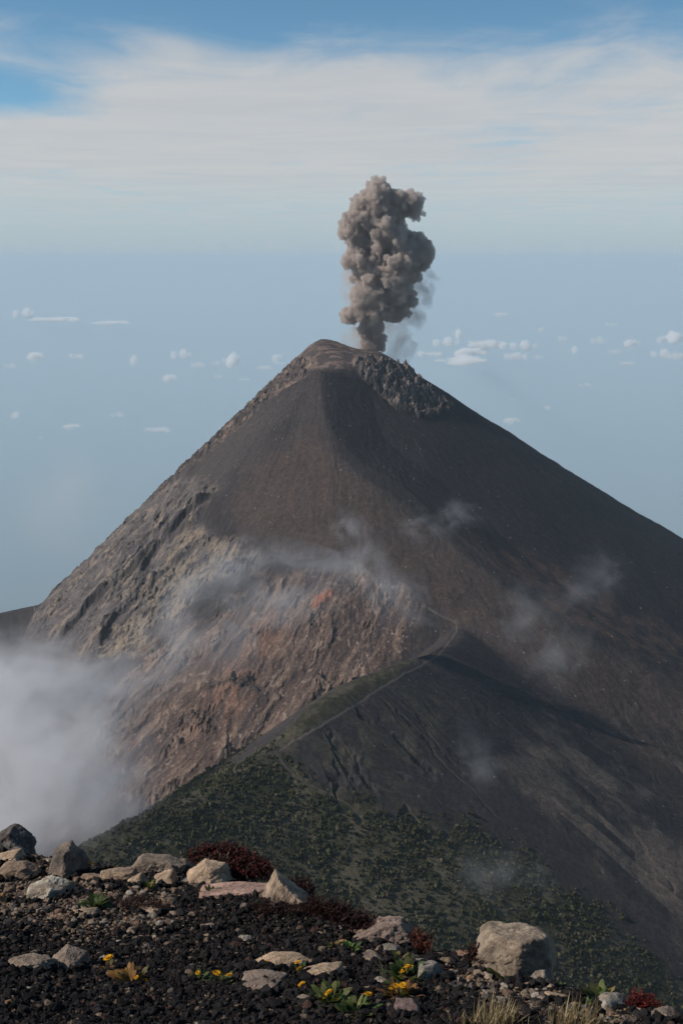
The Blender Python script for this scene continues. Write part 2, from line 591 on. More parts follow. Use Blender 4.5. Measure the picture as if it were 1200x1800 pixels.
    scree = lerp(scree, (.22, .115, .075), orange * .55 * sstep(-.3, .4, n_b + st))
    lowb = area([(740, 1100), (760, 1130), (650, 1205), (520, 1250), (600, 1190), (690, 1130)], 10, .3)
    col = lerp(col, scree, B * (.78 + .22 * sstep(-.3, .3, n_b)))
    hot = area([(547, 1066), (556, 1050), (584, 1041), (588, 1048), (568, 1064), (552, 1078)], 3, .2)
    col = lerp(col, lerp(np.tile((.30, .115, .07), (len(x), 1)), (.20, .09, .06), sstep(-.2, .3, n_c)), hot * .9)
    z2 = hot * (3 + 3 * n_c)
    # pale runnels in the upper bowl
    pale = area([(540, 1050), (640, 1030), (730, 1090), (700, 1180), (600, 1200), (560, 1150)], 20, .5)
    pr = np.clip(1 - np.abs(fbm(fl / 16, dn / 240, 3, 88)) / .07, 0, 1) * sstep(-.1, .3, n_c + .1)
    col = lerp(col, (.30, .21, .155), pale * pr * .75)
    # summit: pinkish ash and pale rim
    su = area([(505, 625), (560, 590), (640, 598), (710, 625), (740, 660), (690, 650), (630, 645), (560, 650), (530, 650)], 6, .2)
    col = lerp(col, lerp(np.tile((.075, .060, .058), (len(x), 1)), (.185, .135, .115), sstep(0, .45, fbm(x / 30, y / 14, 4, 89) + .1)), su)
    lav = lerp(np.tile((.060, .052, .052), (len(x), 1)), (.20, .158, .135), sstep(-.1, .5, n_c + fbm(x / 11, y / 14, 3, 90)))
    col = lerp(col, lav, C)
    lr = lerp(np.tile((.070, .057, .055), (len(x), 1)), (.235, .170, .130), sstep(-.05, .4, n_c * .6 + n_b * .6))
    col = lerp(col, lr, Lr * .85)
    col = lerp(col, (.050, .043, .043), np.clip(rmask * 1.8, 0, 1) * .8)  # dark basalt ribs, with the shade of their sun-averted walls painted in
    ge = np.clip(1 - np.abs(gd - .19) / .06, 0, 1) * gm * (gk > .3)
    col = lerp(col, (.105, .088, .080), ge * .55)
    # green on the near ridge
    g1 = area([(100, 1520), (300, 1385), (480, 1318), (620, 1400), (700, 1432), (830, 1450), (1000, 1570), (1120, 1660), (1260, 1760), (1260, 1900), (60, 1900)], 34, 1.3) * on
    g2 = area([(480, 1312), (540, 1240), (620, 1195), (700, 1160), (740, 1150), (690, 1195), (600, 1245), (500, 1312)], 8, .2) * on
    g3 = area([(500, 1320), (700, 1210), (760, 1180), (800, 1260), (760, 1400), (620, 1400)], 30, .8) * on * .45
    veg = np.clip(g1 + .75 * g2 + g3 * sstep(-.2, .3, n_b), 0, 1)
    grn = lerp(np.tile((.040, .039, .019), (len(x), 1)), (.098, .084, .054), sstep(-.2, .5, n_b + n_c * .4 + .35 * area([(600, 1450), (760, 1460), (850, 1600), (700, 1660), (580, 1600)], 40, .8)))
    col = lerp(col, grn, veg * .92)
    rng_.update(veg=g1, veg2=g2, u=u, v=v)
    return hh + z2, col, rng_


def dense_axis(a, b, n, far, m):
    """fine between a and b, stretching out to +-far"""
    c = np.linspace(a, b, n)
    t = np.linspace(0, 1, m + 1)[1:] ** 2
    return np.r_[(a - (far - abs(a)) * t)[::-1], c, b + (far - b) * t]


tx = dense_axis(-.315, .315, NCOL, .95, 60)
ty = np.r_[np.linspace(1000, 1250, 60)[:-1], np.linspace(1250, 3080, NROW), np.geomspace(3090, 16000, 70)]
TY, TX = np.meshgrid(ty, tx, indexing='ij')
vx, vy = (TX * TY).ravel(), TY.ravel()
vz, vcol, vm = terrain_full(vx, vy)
NC = len(tx)


def ground_z(x, y):
    """height of the finished surface by bilinear look-up"""
    x, y = np.atleast_1d(x).astype(float), np.atleast_1d(y).astype(float)
    q = np.interp(x / y, tx, np.arange(len(tx)))
    p = np.interp(y, ty, np.arange(len(ty)))
    q0, p0 = np.minimum(q.astype(int), len(tx) - 2), np.minimum(p.astype(int), len(ty) - 2)
    a, b = q - q0, p - p0
    Z = vz.reshape(len(ty), len(tx))
    return (Z[p0, q0] * (1 - a) + Z[p0, q0 + 1] * a) * (1 - b) + (Z[p0 + 1, q0] * (1 - a) + Z[p0 + 1, q0 + 1] * a) * b


def mat(name):
    m = bpy.data.materials.new(name)
    m.use_nodes = True
    return m, NT(m.node_tree)


def finish(t, color, rough=0.95, bump=None, dist=0.1, strength=0.6, spec=0.15, trans=None):
    b = t.node('ShaderNodeBsdfPrincipled')
    t.set(b, 'Base Color', color)
    t.set(b, 'Roughness', rough)
    b.inputs['Specular IOR Level'].default_value = spec
    if bump is not None:
        n = t.node('ShaderNodeBump')
        n.inputs['Strength'].default_value = strength
        n.inputs['Distance'].default_value = dist
        t.set(n, 'Height', bump)
        t.t.links.new(n.outputs[0], b.inputs['Normal'])
    o = t.node('ShaderNodeOutputMaterial')
    sh = b.outputs[0]
    if trans is not None:
        tr = t.node('ShaderNodeBsdfTranslucent')
        t.set(tr, 'Color', (*trans, 1.0))
        mx = t.node('ShaderNodeMixShader')
        mx.inputs[0].default_value = .3
        t.t.links.new(sh, mx.inputs[1])
        t.t.links.new(tr.outputs[0], mx.inputs[2])
        sh = mx.outputs[0]
    t.t.links.new(sh, o.inputs['Surface'])
    return b


def tint_node(t):
    a = t.node('ShaderNodeAttribute')
    a.attribute_name = 'tint'
    return a.outputs['Color']


M_TERR, t = mat('ash_and_rock')
geo = t.node('ShaderNodeNewGeometry').outputs['Position']
base = tint_node(t)
f1 = t.noise(geo, 0.22, 5, 0.65)
f2 = t.noise(geo, 1.1, 3, 0.6)
gr = t.math('ADD', t.math('MULTIPLY', f1, 1.0), t.math('MULTIPLY', f2, 0.5))
mul = t.rng(gr, 0.45, 1.05, 0.62, 1.42)
colr = t.mix(1.0, base, t.comb(mul, mul, mul), 'MULTIPLY')
finish(t, colr, 0.97, gr, 2.2, 0.55, 0.08)
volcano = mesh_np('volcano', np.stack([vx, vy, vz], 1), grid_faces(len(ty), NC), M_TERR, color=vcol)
tag(volcano, kind='structure')

# the footpath along the crest
M_PATH, t = mat('trodden_ash')
geo = t.node('ShaderNodeNewGeometry').outputs['Position']
pn = t.noise(geo, 0.3, 4, 0.6)
finish(t, t.mix(t.rng(pn, .3, .7), (.072, .060, .054), (.112, .094, .082)), .97, pn, .5, .4, .08)


PATHS = []


def strip(name, pts, width, mat_, wvar=.3, seed=1):
    P = smooth_line(np.array([hit(terrain, u, v) for u, v in pts]), 14)[:, :2]
    d = np.gradient(P, axis=0)
    n = np.stack([-d[:, 1], d[:, 0]], 1) / np.hypot(*d.T)[:, None]
    s = np.arange(len(P))
    P = P + n * (fbm(s / 7.0, s * 0 + seed, 3, seed) * 2.2)[:, None]
    PATHS.append(P)
    wd = width * (1 + wvar * fbm(s / 5.0, s * 0 + 3, 3, seed + 4))
    rows = []
    for k in np.linspace(-.5, .5, 7):
        q = P + n * (wd * k)[:, None]
        rows.append(np.c_[q, ground_z(q[:, 0], q[:, 1]) + .25 + .35 * (1 - (2 * k) ** 2)])
    V = np.stack(rows, 1).reshape(-1, 3)
    return tag(mesh_np(name, V, grid_faces(len(P), 7), mat_), kind='structure')


strip('path', ((742, 1062), (770, 1078), (800, 1094), (802, 1104), (795, 1122), (774, 1146), (752, 1162), (715, 1184), (690, 1199), (660, 1217), (625, 1240), (585, 1264), (545, 1288), (515, 1304), (490, 1322)), 4.6, M_PATH, .35, 3)
strip('path', ((488, 1326), (500, 1346), (520, 1364), (550, 1382), (580, 1396), (606, 1410), (624, 1424), (632, 1440)), 1.6, M_PATH, .5, 9)

# ------------------------------------------------------------------ lowland, far clouds, ash plume, drifting cloud
M_LOW, t = mat('hazy_lowland')
geo = t.node('ShaderNodeNewGeometry').outputs['Position']
ln = t.noise(geo, 0.00016, 6, 0.6)
ln2 = t.noise(geo, 0.0011, 4, 0.6)
lc = t.mix(t.rng(ln, .35, .65), (.030, .045, .028), (.085, .085, .055))
lc = t.mix(t.rng(ln2, .5, .75), lc, (.035, .055, .035))
finish(t, lc, .95, None)
rr_ = np.r_[0, np.geomspace(3000, 215000, 40)]
aa_ = np.linspace(0, 2 * np.pi, 97)
AA, RR = np.meshgrid(aa_, rr_)
lx, ly = (RR * np.cos(AA)).ravel(), (RR * np.sin(AA)).ravel()
lz = -3720 + fbm(lx / 9000, ly / 9000, 3, 5) * 60 * sstep(5000, 15000, np.hypot(lx, ly))
tag(mesh_np('lowland', np.stack([lx, ly, lz], 1), grid_faces(len(rr_), 97), M_LOW), kind='structure')


def volume_mat(name, color, density, aniso=0.0):
    m, t = mat(name)
    pv = t.node('ShaderNodeVolumePrincipled')
    pv.inputs['Color'].default_value = (*color, 1)
    pv.inputs['Density'].default_value = density
    pv.inputs['Anisotropy'].default_value = aniso
    o = t.node('ShaderNodeOutputMaterial')
    t.t.links.new(pv.outputs[0], o.inputs['Volume'])
    return m, t, pv


# the air between here and the horizon
HZ = 225000.0
M_HAZE, _, _ = volume_mat('air', (.71, .85, .93), 1.9e-5, 0.0)
bx = np.array([(x, y, z) for x in (-HZ, HZ) for y in (-HZ, HZ) for z in (-3900.0, 215.0)])
fc = [(0, 1, 3, 2), (4, 6, 7, 5), (0, 4, 5, 1), (2, 3, 7, 6), (0, 2, 6, 4), (1, 5, 7, 3)]
haze = tag(mesh_np('haze', bx, fc, M_HAZE, smooth=False), kind='stuff')
# the moist layer that lies over the coastal plain, below the clouds
M_MIST, _, _ = volume_mat('lowland_air', (.71, .85, .93), 2.0e-4, 0.0)
mz = bx.copy()
mz[:, :2] *= .96
mz[:, 2] = np.where(mz[:, 2] > 0, -1750.0, -3850.0)
tag(mesh_np('mist', mz, fc, M_MIST, smooth=False), kind='stuff')


def ico(sub):
    bm = bmesh.new()
    bmesh.ops.create_icosphere(bm, subdivisions=sub, radius=1.0)
    v = np.array([q.co[:] for q in bm.verts])
    f = np.array([[q.index for q in p.verts] for p in bm.faces])
    bm.free()
    return v, f


ICO = {k: ico(k) for k in (1, 2, 3, 4, 5, 6)}


def lumps(spheres, sub=2):
    """merged ball mesh (verts, faces)"""
    V, Fc, n = [], [], 0
    v, f = ICO[sub]
    for c, r in spheres:
        V.append(v * np.asarray(r) + np.asarray(c))
        Fc.append(f + n)
        n += len(v)
    return np.vstack(V), np.vstack(Fc)


def remeshed(name, spheres, voxel, smooth=2, sub=2):
    """one closed skin round a cluster of balls"""
    v, f = lumps(spheres, sub)
    o = mesh_np('skin', v, f)
    md = o.modifiers.new('r', 'REMESH')
    md.mode, md.voxel_size = 'VOXEL', voxel
    if smooth:
        s2 = o.modifiers.new('s', 'SMOOTH')
        s2.iterations, s2.factor = smooth, .5
    dg = bpy.context.evaluated_depsgraph_get()
    me = bpy.data.meshes.new_from_object(o.evaluated_get(dg))
    me.name = name
    old = o.data
    bpy.data.objects.remove(o)
    bpy.data.meshes.remove(old)
    no = bpy.data.objects.new(name, me)
    S.collection.objects.link(no)
    me.polygons.foreach_set('use_smooth', np.ones(len(me.polygons), bool))
    return no


def sprout(sph, rng, n, k0, k1, up=.15):
    """smaller balls budding from the surface of bigger ones"""
    out = []
    for c, r in sph:
        for _ in range(n):
            d = rng.normal(size=3)
            d[2] += up
            d /= np.linalg.norm(d)
            q = r * rng.uniform(k0, k1)
            out.append((np.asarray(c) + d * (r * .93), q))
    return out


rng = np.random.default_rng(7)
PXM = 3000.0 / F                        # metres per frame pixel at the summit


def traced(rows, y0):
    return [(at(u, v, y0 + dy), rp * (y0 + dy) / F * 1.02) for u, v, rp, dy in rows]


def boil(o, amps, seed, voxel):
    """cauliflower relief along the normals"""
    me = o.data
    n = len(me.vertices)
    co = np.empty(n * 3, np.float32)
    me.vertices.foreach_get('co', co)
    no = np.empty(n * 3, np.float32)
    me.vertex_normals.foreach_get('vector', no)
    co, no = co.reshape(-1, 3).astype(float), no.reshape(-1, 3)
    d = 0
    for i, (sc, a) in enumerate(amps):
        q = co / sc + fbm3(co / (sc * 1.5) + 9, 2, seed + 50)[:, None] * .35
        d = d + (np.abs(vn3(q, seed + i)) - .25) * a
    me.vertices.foreach_set('co', (co + no * np.asarray(d)[:, None]).astype(np.float32).ravel())
    me.update()
    md = o.modifiers.new('r', 'REMESH')          # a clean closed skin again
    md.mode, md.voxel_size = 'VOXEL', voxel
    dg = bpy.context.evaluated_depsgraph_get()
    m2 = bpy.data.meshes.new_from_object(o.evaluated_get(dg))
    o.modifiers.clear()
    m2.name = me.name
    o.data = m2
    bpy.data.meshes.remove(me)
    m2.polygons.foreach_set('use_smooth', np.ones(len(m2.polygons), bool))


core = traced([
    (668, 340, 20, 0), (655, 358, 22, -8), (690, 352, 20, 10), (712, 352, 16, 0), (732, 356, 12, 6), (728, 372, 12, 12), (640, 378, 24, 0), (620, 392, 17, 8),
    (618, 412, 15, -4), (668, 385, 26, 12), (676, 400, 20, -22), (694, 380, 20, 20), (634, 425, 20, 4), (628, 448, 22, 0), (648, 465, 24, 12), (668, 430, 15, -14), (672, 448, 20, 10),
    (700, 430, 26, 4), (726, 440, 24, 10), (744, 446, 15, 4), (738, 462, 17, 14), (700, 462, 24, -12), (676, 480, 26, 0), (715, 486, 18, 12),
    (655, 500, 27, 0), (690, 510, 29, 10), (643, 522, 19, -4), (706, 528, 20, 12), (680, 543, 20, 2), (628, 552, 14, -8), (611, 556, 13, 0), (646, 556, 13, -4), (660, 546, 15, -6), (655, 532, 16, 4),
    (700, 552, 14, 10), (654, 570, 17, 8), (645, 586, 15, 12), (660, 594, 13, 14), (652, 610, 15, 30),
], 3040)
b1 = sprout(core, rng, 13, .30, .55)
b2 = sprout(b1, rng, 6, .30, .5)
plume = remeshed('ash_plume', core + b1 + b2, 2.0, 0, 2)
boil(plume, ((28, 12.0), (13, 8.0), (6.5, 4.5), (3.4, 2.0)), 3, 1.5)
M_ASH, _, _ = volume_mat('ash_cloud', (.71, .635, .585), .15, .1)
plume.data.materials.append(M_ASH)
tag(plume, 'dense billowing grey brown ash plume rising from the summit crater', 'ash plume')
veil_s = traced([(668, 560, 34, 40), (700, 575, 22, 50), (690, 600, 26, 50), (650, 585, 36, 40), (625, 592, 26, 30), (735, 490, 22, 30), (725, 520, 26, 40), (712, 548, 28, 40), (750, 470, 12, 30), (640, 500, 42, 30), (690, 500, 44, 30), (752, 500, 20, 20), (745, 520, 16, 20), (728, 560, 24, 40), (700, 620, 22, 40), (710, 605, 16, 50)], 3040)
veil = remeshed('thin_veil', veil_s + sprout(veil_s, rng, 8, .3, .55), 5.0, 3, 2)
boil(veil, ((40, 14.0), (16, 5.0)), 8, 4.0)


def ash_veil():
    m, t, pv = volume_mat('thin_ash', (.80, .72, .66), 0, .1)
    p = t.node('ShaderNodeNewGeometry').outputs['Position']
    n = t.noise(p, .022, 5, .6, .6)
    t.set(pv, 'Density', t.rng(n, .40, .72, 0.0, .030))
    return m


def soft_cloud(name, dens, color, scale, thresh=.46, soft=.34, detail=6, edge=.97, aniso=.2):
    """density from noise that dies away towards the domain's rim"""
    m, t, pv = volume_mat(name, color, 0, aniso)
    tcn = t.node('ShaderNodeTexCoord').outputs['Object']
    oi = t.node('ShaderNodeObjectInfo').outputs['Random']
    p = t.vmath('ADD', tcn, t.comb(t.math('MULTIPLY', oi, 31.0), t.math('MULTIPLY', oi, 17.0), 0.0))
    n = t.noise(p, scale, detail, .62, 1.0)
    rad = t.vmath('LENGTH', tcn)
    fall = t.rng(rad, 0.0, edge, 1.0, 0.0)
    dn = t.math('ADD', n, t.math('MULTIPLY', t.math('SUBTRACT', fall, .5), .28))
    dn = t.rng(dn, thresh, thresh + soft)
    dn = t.math('MULTIPLY', t.math('MULTIPLY', dn, fall), dens)
    t.set(pv, 'Density', dn)
    return m


M_VEIL = ash_veil()
veil.data.materials.append(M_VEIL)
veil.parent = plume

M_WISP = soft_cloud('cloud_wisp', .0125, (.93, .93, .95), 2.1)
M_FAINT2 = soft_cloud('cloud_film', .008, (.93, .93, .95), 1.5)
M_THIN = soft_cloud('cloud_shred', .0085, (.93, .93, .95), 2.0, .47, .34)
M_FAINT = soft_cloud('cloud_film', .0030, (.95, .93, .93), 1.3)
M_THICK = soft_cloud('cloud_bank', .020, (.88, .87, .88), 2.1, .37, .34)


def wisp(u, v, y, ru, rv, rd, mat_, roll=0.0):
    """egg-shaped parcel of drifting cloud; ru, rv in frame pixels, rd in metres"""
    c = at(u, v, y)
    k = y / F
    vv, ff = ICO[3]
    o = mesh_np('cloud', vv, ff, mat_)
    o.location = c
    o.scale = (ru * k, rd, rv * k)
    o.rotation_euler = (0, R(roll), 0)
    return tag(o, kind='stuff')


for q in (
        (70, 1350, 1560, 205, 185, 170, M_THICK, 0), (170, 1420, 1500, 130, 110, 120, M_THICK, 0), (20, 1220, 1750, 190, 120, 160, M_THICK, 5), (30, 1450, 1480, 150, 90, 120, M_THICK, 0),
        (170, 1215, 1800, 190, 110, 90, M_WISP, -15), (302, 1090, 1850, 85, 135, 60, M_WISP, 8), (390, 1130, 1800, 130, 95, 50, M_FAINT2, 0), (230, 1190, 1780, 150, 70, 60, M_FAINT2, -20), (520, 1060, 1880, 170, 75, 50, M_FAINT2, -12), (345, 1010, 1930, 110, 80, 50, M_FAINT2, -30), (700, 1075, 1900, 110, 60, 40, M_FAINT2, 20), (400, 1010, 1950, 130, 80, 60, M_WISP, -20), (480, 1060, 1900, 120, 70, 60, M_WISP, 15),
        (640, 990, 1950, 70, 85, 50, M_WISP, 0), (560, 985, 1980, 150, 62, 50, M_WISP, 8), (690, 1030, 1950, 100, 50, 45, M_WISP, 18), (612, 930, 2050, 48, 50, 40, M_WISP, 0),
        (800, 903, 2200, 62, 44, 45, M_THIN, 10), (740, 930, 2150, 70, 40, 45, M_FAINT2, 10), (1040, 1025, 2100, 95, 75, 50, M_THIN, -20), (925, 1085, 2000, 90, 80, 50, M_THIN, -30), (985, 1150, 1950, 85, 105, 50, M_THIN, 15),
        (845, 1335, 1650, 60, 95, 45, M_THIN, -25), (880, 1540, 1430, 120, 75, 45, M_THIN, 10), (130, 880, 5200, 130, 130, 300, M_FAINT, 15)):
    wisp(q[0], q[1], q[2], q[3] * 1.5, q[4] * 1.5, q[5] * 1.4, *q[6:])

# small fair-weather clouds far below, over the lowland
M_CUM, _, _ = volume_mat('cumulus', (.97, .97, .97), .012, .1)
protos = []
for k in range(5):
    rg_ = np.random.default_rng(20 + k)
    ss = [((rg_.uniform(-1, 1) * .8, rg_.uniform(-.5, .5), rg_.uniform(-.05, .22)), rg_.uniform(.22, .42)) for _ in range(7)]
    ss = [(np.array(c), r * (1 - .45 * abs(c[0]))) for c, r in ss]
    b = sprout(ss, rg_, 9, .3, .55, .6)
    o = remeshed('cloud_puff', ss + b + sprout(b, rg_, 3, .35, .5, .5), .05, 1)
    boil(o, ((.3, .12), (.12, .05)), k, .04)
    o.data.materials.append(M_CUM)
    protos.append(o)
used = [False] * 5
LONE = 'tiny lone puff of white cloud drifting over the hazy lowland'
puffs = [(65, 627, 20, 12, 0), (132, 629, 14, 11, 0), (236, 636, 12, 12, 0), (320, 627, 20, 14, 0), (348, 645, 14, 12, 0), (300, 665, 19, 10, 0), (382, 664, 9, 9, 0), (410, 637, 22, 16, 0), (380, 640, 9, 7, 0),
         (465, 648, 14, 8, 0), (488, 630, 14, 11, 0), (428, 668, 12, 5, 0), (28, 732, 13, 8, 0), (208, 731, 14, 8, 0), (278, 757, 26, 8, 0), (128, 749, 23, 6, 0), (128, 674, 6, 4, 0), (72, 770, 6, 4, 0),
         (20, 645, 12, 7, 0), (2, 776, 5, 4, 0), (898, 739, 22, 8, 0), (898, 702, 8, 6, 0), (962, 718, 11, 5, 0), (1030, 678, 14, 5, 0), (1100, 640, 14, 5, 0), (880, 553, 18, 5, 0), (1070, 572, 12, 6, 0), (950, 580, 8, 5, 0),
         (45, 555, 22, 14, 1), (100, 563, 50, 7, 1), (200, 567, 46, 4, 0), (490, 640, 9, 6, 0),
         (806, 590, 13, 12, 2), (785, 606, 24, 14, 2), (855, 610, 36, 16, 2), (825, 620, 40, 12, 2), (750, 625, 26, 10, 2), (820, 636, 62, 8, 2), (920, 612, 24, 14, 3), (905, 630, 22, 14, 3), (945, 628, 10, 6, 3),
         (985, 598, 9, 11, 4), (1010, 617, 11, 9, 4), (1052, 602, 14, 12, 5), (1078, 620, 12, 8, 5), (1108, 604, 20, 11, 5), (1100, 640, 14, 6, 5), (1185, 597, 26, 14, 6), (1165, 625, 22, 12, 6), (1190, 630, 20, 12, 6), (1160, 598, 12, 9, 6)]
LBL = {0: LONE, 1: 'faint flat cloud streak at far left, highest above the lowland', 2: 'white cloud of the long puffy bank just right of the ash plume', 3: 'white cloud in the second bank right of the plume',
       4: 'small white cloud in the gap between two banks right of the plume', 5: 'white cloud of the ragged row right of the gap, inside the right edge', 6: 'white cloud of the tall bank cut by the right edge'}
for i, (u, v, a, b, g) in enumerate(puffs):
    e = -ray(u, v)[1]
    y = 1600.0 / e
    k = i % 5
    o = protos[k] if not used[k] else protos[k].copy()
    if used[k]:
        S.collection.objects.link(o)
    used[k] = True
    o.location = at(u, v, y)
    o.scale = (a * y / F, max(a, b) * y / F, b * 1.7 * y / F)
    tag(o, LBL[g], 'cloud', ('small clouds over the lowland', 'flat clouds at far left', 'cloud bank beside the plume', 'second cloud bank', 'clouds in the gap', 'ragged cloud row', 'cloud bank at the right edge')[g])

# clouds beyond the left edge, between the sun and the slopes: they shade the right flank
for u, v, dist, a, b, c in ((900, 1240, 1650, 110, 60, 26), (905, 1335, 1600, 70, 60, 26), (1130, 1350, 1900, 90, 50, 26)):
    p = hit(terrain, u, v) + np.array(sun_dir) * dist
    vv, ff = ICO[3]
    o = mesh_np('cloud', vv, ff, M_THICK)
    o.location, o.scale = p, (b * 1.5, a * 1.2, c * 1.6)
    tag(o, kind='stuff')

# ------------------------------------------------------------------ the hilltop in front: ground sheet
G0, GS = -1.41, 0.30                       # plane z = G0 - GS * y under the stones
crest_px = ((-250, 1455), (-60, 1492), (0, 1498), (70, 1512), (150, 1522), (230, 1528), (300, 1532), (360, 1540), (430, 1562), (500, 1584), (560, 1598), (620, 1624), (690, 1660), (740, 1676), (800, 1684), (860, 1700), (910, 1720), (1000, 1746), (1100, 1774), (1200, 1796), (1400, 1840))


def plane_hit(u, v):
    a, b = ray(u, v)
    y = G0 / (b + GS)
    return a * y, y


CR = np.array([plane_hit(u, v) for u, v in crest_px])
CRT = CR[:, 0] / CR[:, 1]


def hill(x, y):
    """smooth ground of the hilltop"""
    yc = np.interp(x / np.maximum(y, .5), CRT, CR[:, 1])
    over = y - yc - .06
    k = .05
    sp = k * np.logaddexp(0, over / k)
    z = G0 - GS * y - .62 * sp
    near = sstep(30, 8, y)
    return z + near * (fbm(x / .9, y / .9, 3, 201) * .045 + fbm(x / .25, y / .25, 3, 202) * .012)


def ghit(u, v):
    """first point of the hilltop seen through a frame pixel"""
    a, b = ray(u, v)
    y = np.linspace(2.2, 9.0, 6000)
    h = hill(a * y, y)
    w_ = b * y <= h
    k = np.argmax(w_) if w_.any() else None
    if k is None:                             # just above the crest: take the crest below it
        return ghit(u, v + 3)
    return np.array((a * y[k], y[k], h[k]))


def peb_mask(x, y):
    """where paler pebbles lie among the cinders"""
    u, v = toplane(x, y, hill(x, y))
    m = sstep(-25, 25, in_poly(u, v, [(-60, 1500), (150, 1530), (330, 1560), (310, 1620), (300, 1660), (160, 1655), (90, 1628), (-60, 1610)]) + fbm(x / .2, y / .2, 3, 205) * 40)
    m2 = sstep(-20, 20, in_poly(u, v, [(760, 1690), (900, 1720), (1040, 1750), (1220, 1800), (960, 1800), (860, 1760), (780, 1730)]) + fbm(x / .2, y / .2, 3, 206) * 40)
    return np.maximum(m, m2)


gx = dense_axis(-.325, .325, 760, .9, 40)
gy = np.r_[np.linspace(2.1, 2.9, 40)[:-1], np.linspace(2.9, 6.3, 900), np.geomspace(6.33, 1500, 110)]
GY, GX = np.meshgrid(gy, gx, indexing='ij')
hx, hy = (GX * GY).ravel(), GY.ravel()
hz = hill(hx, hy)
nearw = sstep(12, 7, hy)
c1, i1 = cellf(hx / .019, hy / .019, 211)
c2, i2 = cellf(hx / .009, hy / .009, 212)
hz = hz + nearw * (np.sqrt(np.clip(1 - (c1 / .62) ** 2, 0, 1)) * (.003 + .008 * i1) + np.sqrt(np.clip(1 - (c2 / .62) ** 2, 0, 1)) * .0035 * i2)
pm = peb_mask(hx, hy) * nearw
hc = np.empty((len(hx), 3))
hc[:] = (.017, .015, .0148)
hc *= (.65 + .8 * i1)[:, None]
tanm = (i1 > .93 - .35 * pm)[:, None] * nearw[:, None]
hc = np.where(tanm > 0, np.array((.15, .105, .075)) * (.5 + .8 * i2)[:, None], hc)
hc = hc + (np.array((.085, .062, .045)) - hc) * (pm * .35)[:, None]
far = sstep(15, 60, hy)[:, None]
hc = hc * (1 - far) + np.array((.05, .045, .04)) * far
M_CIND, t = mat('black_cinders')
geo = t.node('ShaderNodeNewGeometry').outputs['Position']
cn = t.noise(geo, 190.0, 5, .7)
cm = t.rng(cn, .3, .7, .55, 1.5)
finish(t, t.mix(1.0, tint_node(t), t.comb(cm, cm, cm), 'MULTIPLY'), .92, cn, .006, .9, .08)
tag(mesh_np('hilltop', np.stack([hx, hy, hz], 1), grid_faces(len(gy), len(gx)), M_CIND, color=hc), kind='structure')

# ------------------------------------------------------------------ loose cinders and pebbles
rg = np.random.default_rng(91)


def scatter(n, pick):
    out = []
    while sum(map(len, out)) < n:
        u = rg.uniform(-40, 1240, 6000)
        v = rg.uniform(1490, 1830, 6000)
        a, b = ray(u, v)
        y = G0 / (b + GS)
        ok = (y > 2.5) & (y < 6.5)
        x, y = (a * y)[ok], y[ok]
        yc = np.interp(x / y, CRT, CR[:, 1])
        k = (y < yc + .12) & (rg.random(len(x)) < pick(x, y))
        out.append(np.c_[x[k], y[k]])
    return np.vstack(out)[:n]


def rubble(name, pts, rad, cols, mat_, sub=2, flat=.8, sink=.25, seed=0):
    v, f = ICO[sub]
    r = np.random.default_rng(seed)
    kinds = []
    for k in range(14):
        d = 1 + .55 * fbm3(v * 1.3 + k * 7, 3, seed + k, .6)
        q = v * d[:, None]
        n = r.normal(size=(5, 3))
        n /= np.linalg.norm(n, axis=1)[:, None]
        for m in n:
            s = q @ m
            q = q - np.maximum(s - .68, 0)[:, None] * m * .9
        kinds.append(q)
    kinds = np.array(kinds)
    n = len(pts)
    K_ = r.integers(0, 14, n)
    a = r.uniform(0, 2 * np.pi, n)
    b = r.uniform(0, 2 * np.pi, n)
    sc = rad[:, None] * r.uniform(.75, 1.25, (n, 3)) * (1, 1, flat)
    q = kinds[K_]
    cb, sb = np.cos(b)[:, None], np.sin(b)[:, None]
    q = np.stack([q[..., 0], q[..., 1] * cb - q[..., 2] * sb, q[..., 1] * sb + q[..., 2] * cb], -1) * sc[:, None, :]
    ca, sa = np.cos(a)[:, None], np.sin(a)[:, None]
    q = np.stack([q[..., 0] * ca - q[..., 1] * sa, q[..., 0] * sa + q[..., 1] * ca, q[..., 2]], -1)
    z = hill(pts[:, 0], pts[:, 1]) + .006 + rad * (1 - 2 * sink) * flat
    q += np.c_[pts, z][:, None, :]
    F_ = f[None] + (np.arange(n) * len(v))[:, None, None]
    C_ = np.repeat(cols, len(v), axis=0)
    o = mesh_np(name, q.reshape(-1, 3), F_.reshape(-1, 3), mat_, color=C_, smooth=False)
    return tag(o, kind='stuff')


NG = 46000
pts = scatter(NG, lambda x, y: 1 - .75 * peb_mask(x, y))
rad = np.clip(rg.lognormal(math.log(.0046), .50, NG), .0022, .018)
gcol = np.array((.0175, .0155, .0152)) * rg.uniform(.5, 1.7, NG)[:, None]
gcol[rg.random(NG) < .07] = (.060, .036, .028)
gcol[rg.random(NG) < .03] = (.15, .11, .08)
rubble('gravel', pts, rad, gcol, M_CIND, 2, .85, .2, 5)
NP = 5200
pts = scatter(NP, lambda x, y: .045 + .95 * peb_mask(x, y))
rad = np.clip(rg.lognormal(math.log(.0060), .55, NP), .0022, .022)
pal = np.array(((.20, .145, .10), (.25, .19, .14), (.16, .10, .07), (.30, .26, .21), (.11, .085, .07), (.24, .14, .075), (.07, .06, .055)))
pcol = pal[rg.choice(7, NP, p=(.22, .14, .16, .08, .2, .06, .14))] * rg.uniform(.75, 1.5, NP)[:, None]
M_STONE, t = mat('weathered_stone')
ob = t.node('ShaderNodeTexCoord').outputs['Object']
base = tint_node(t)
sn = t.noise(ob, 9.0, 6, .68)
sn2 = t.noise(ob, 42.0, 5, .7)
sn3 = t.noise(ob, 160.0, 3, .6)
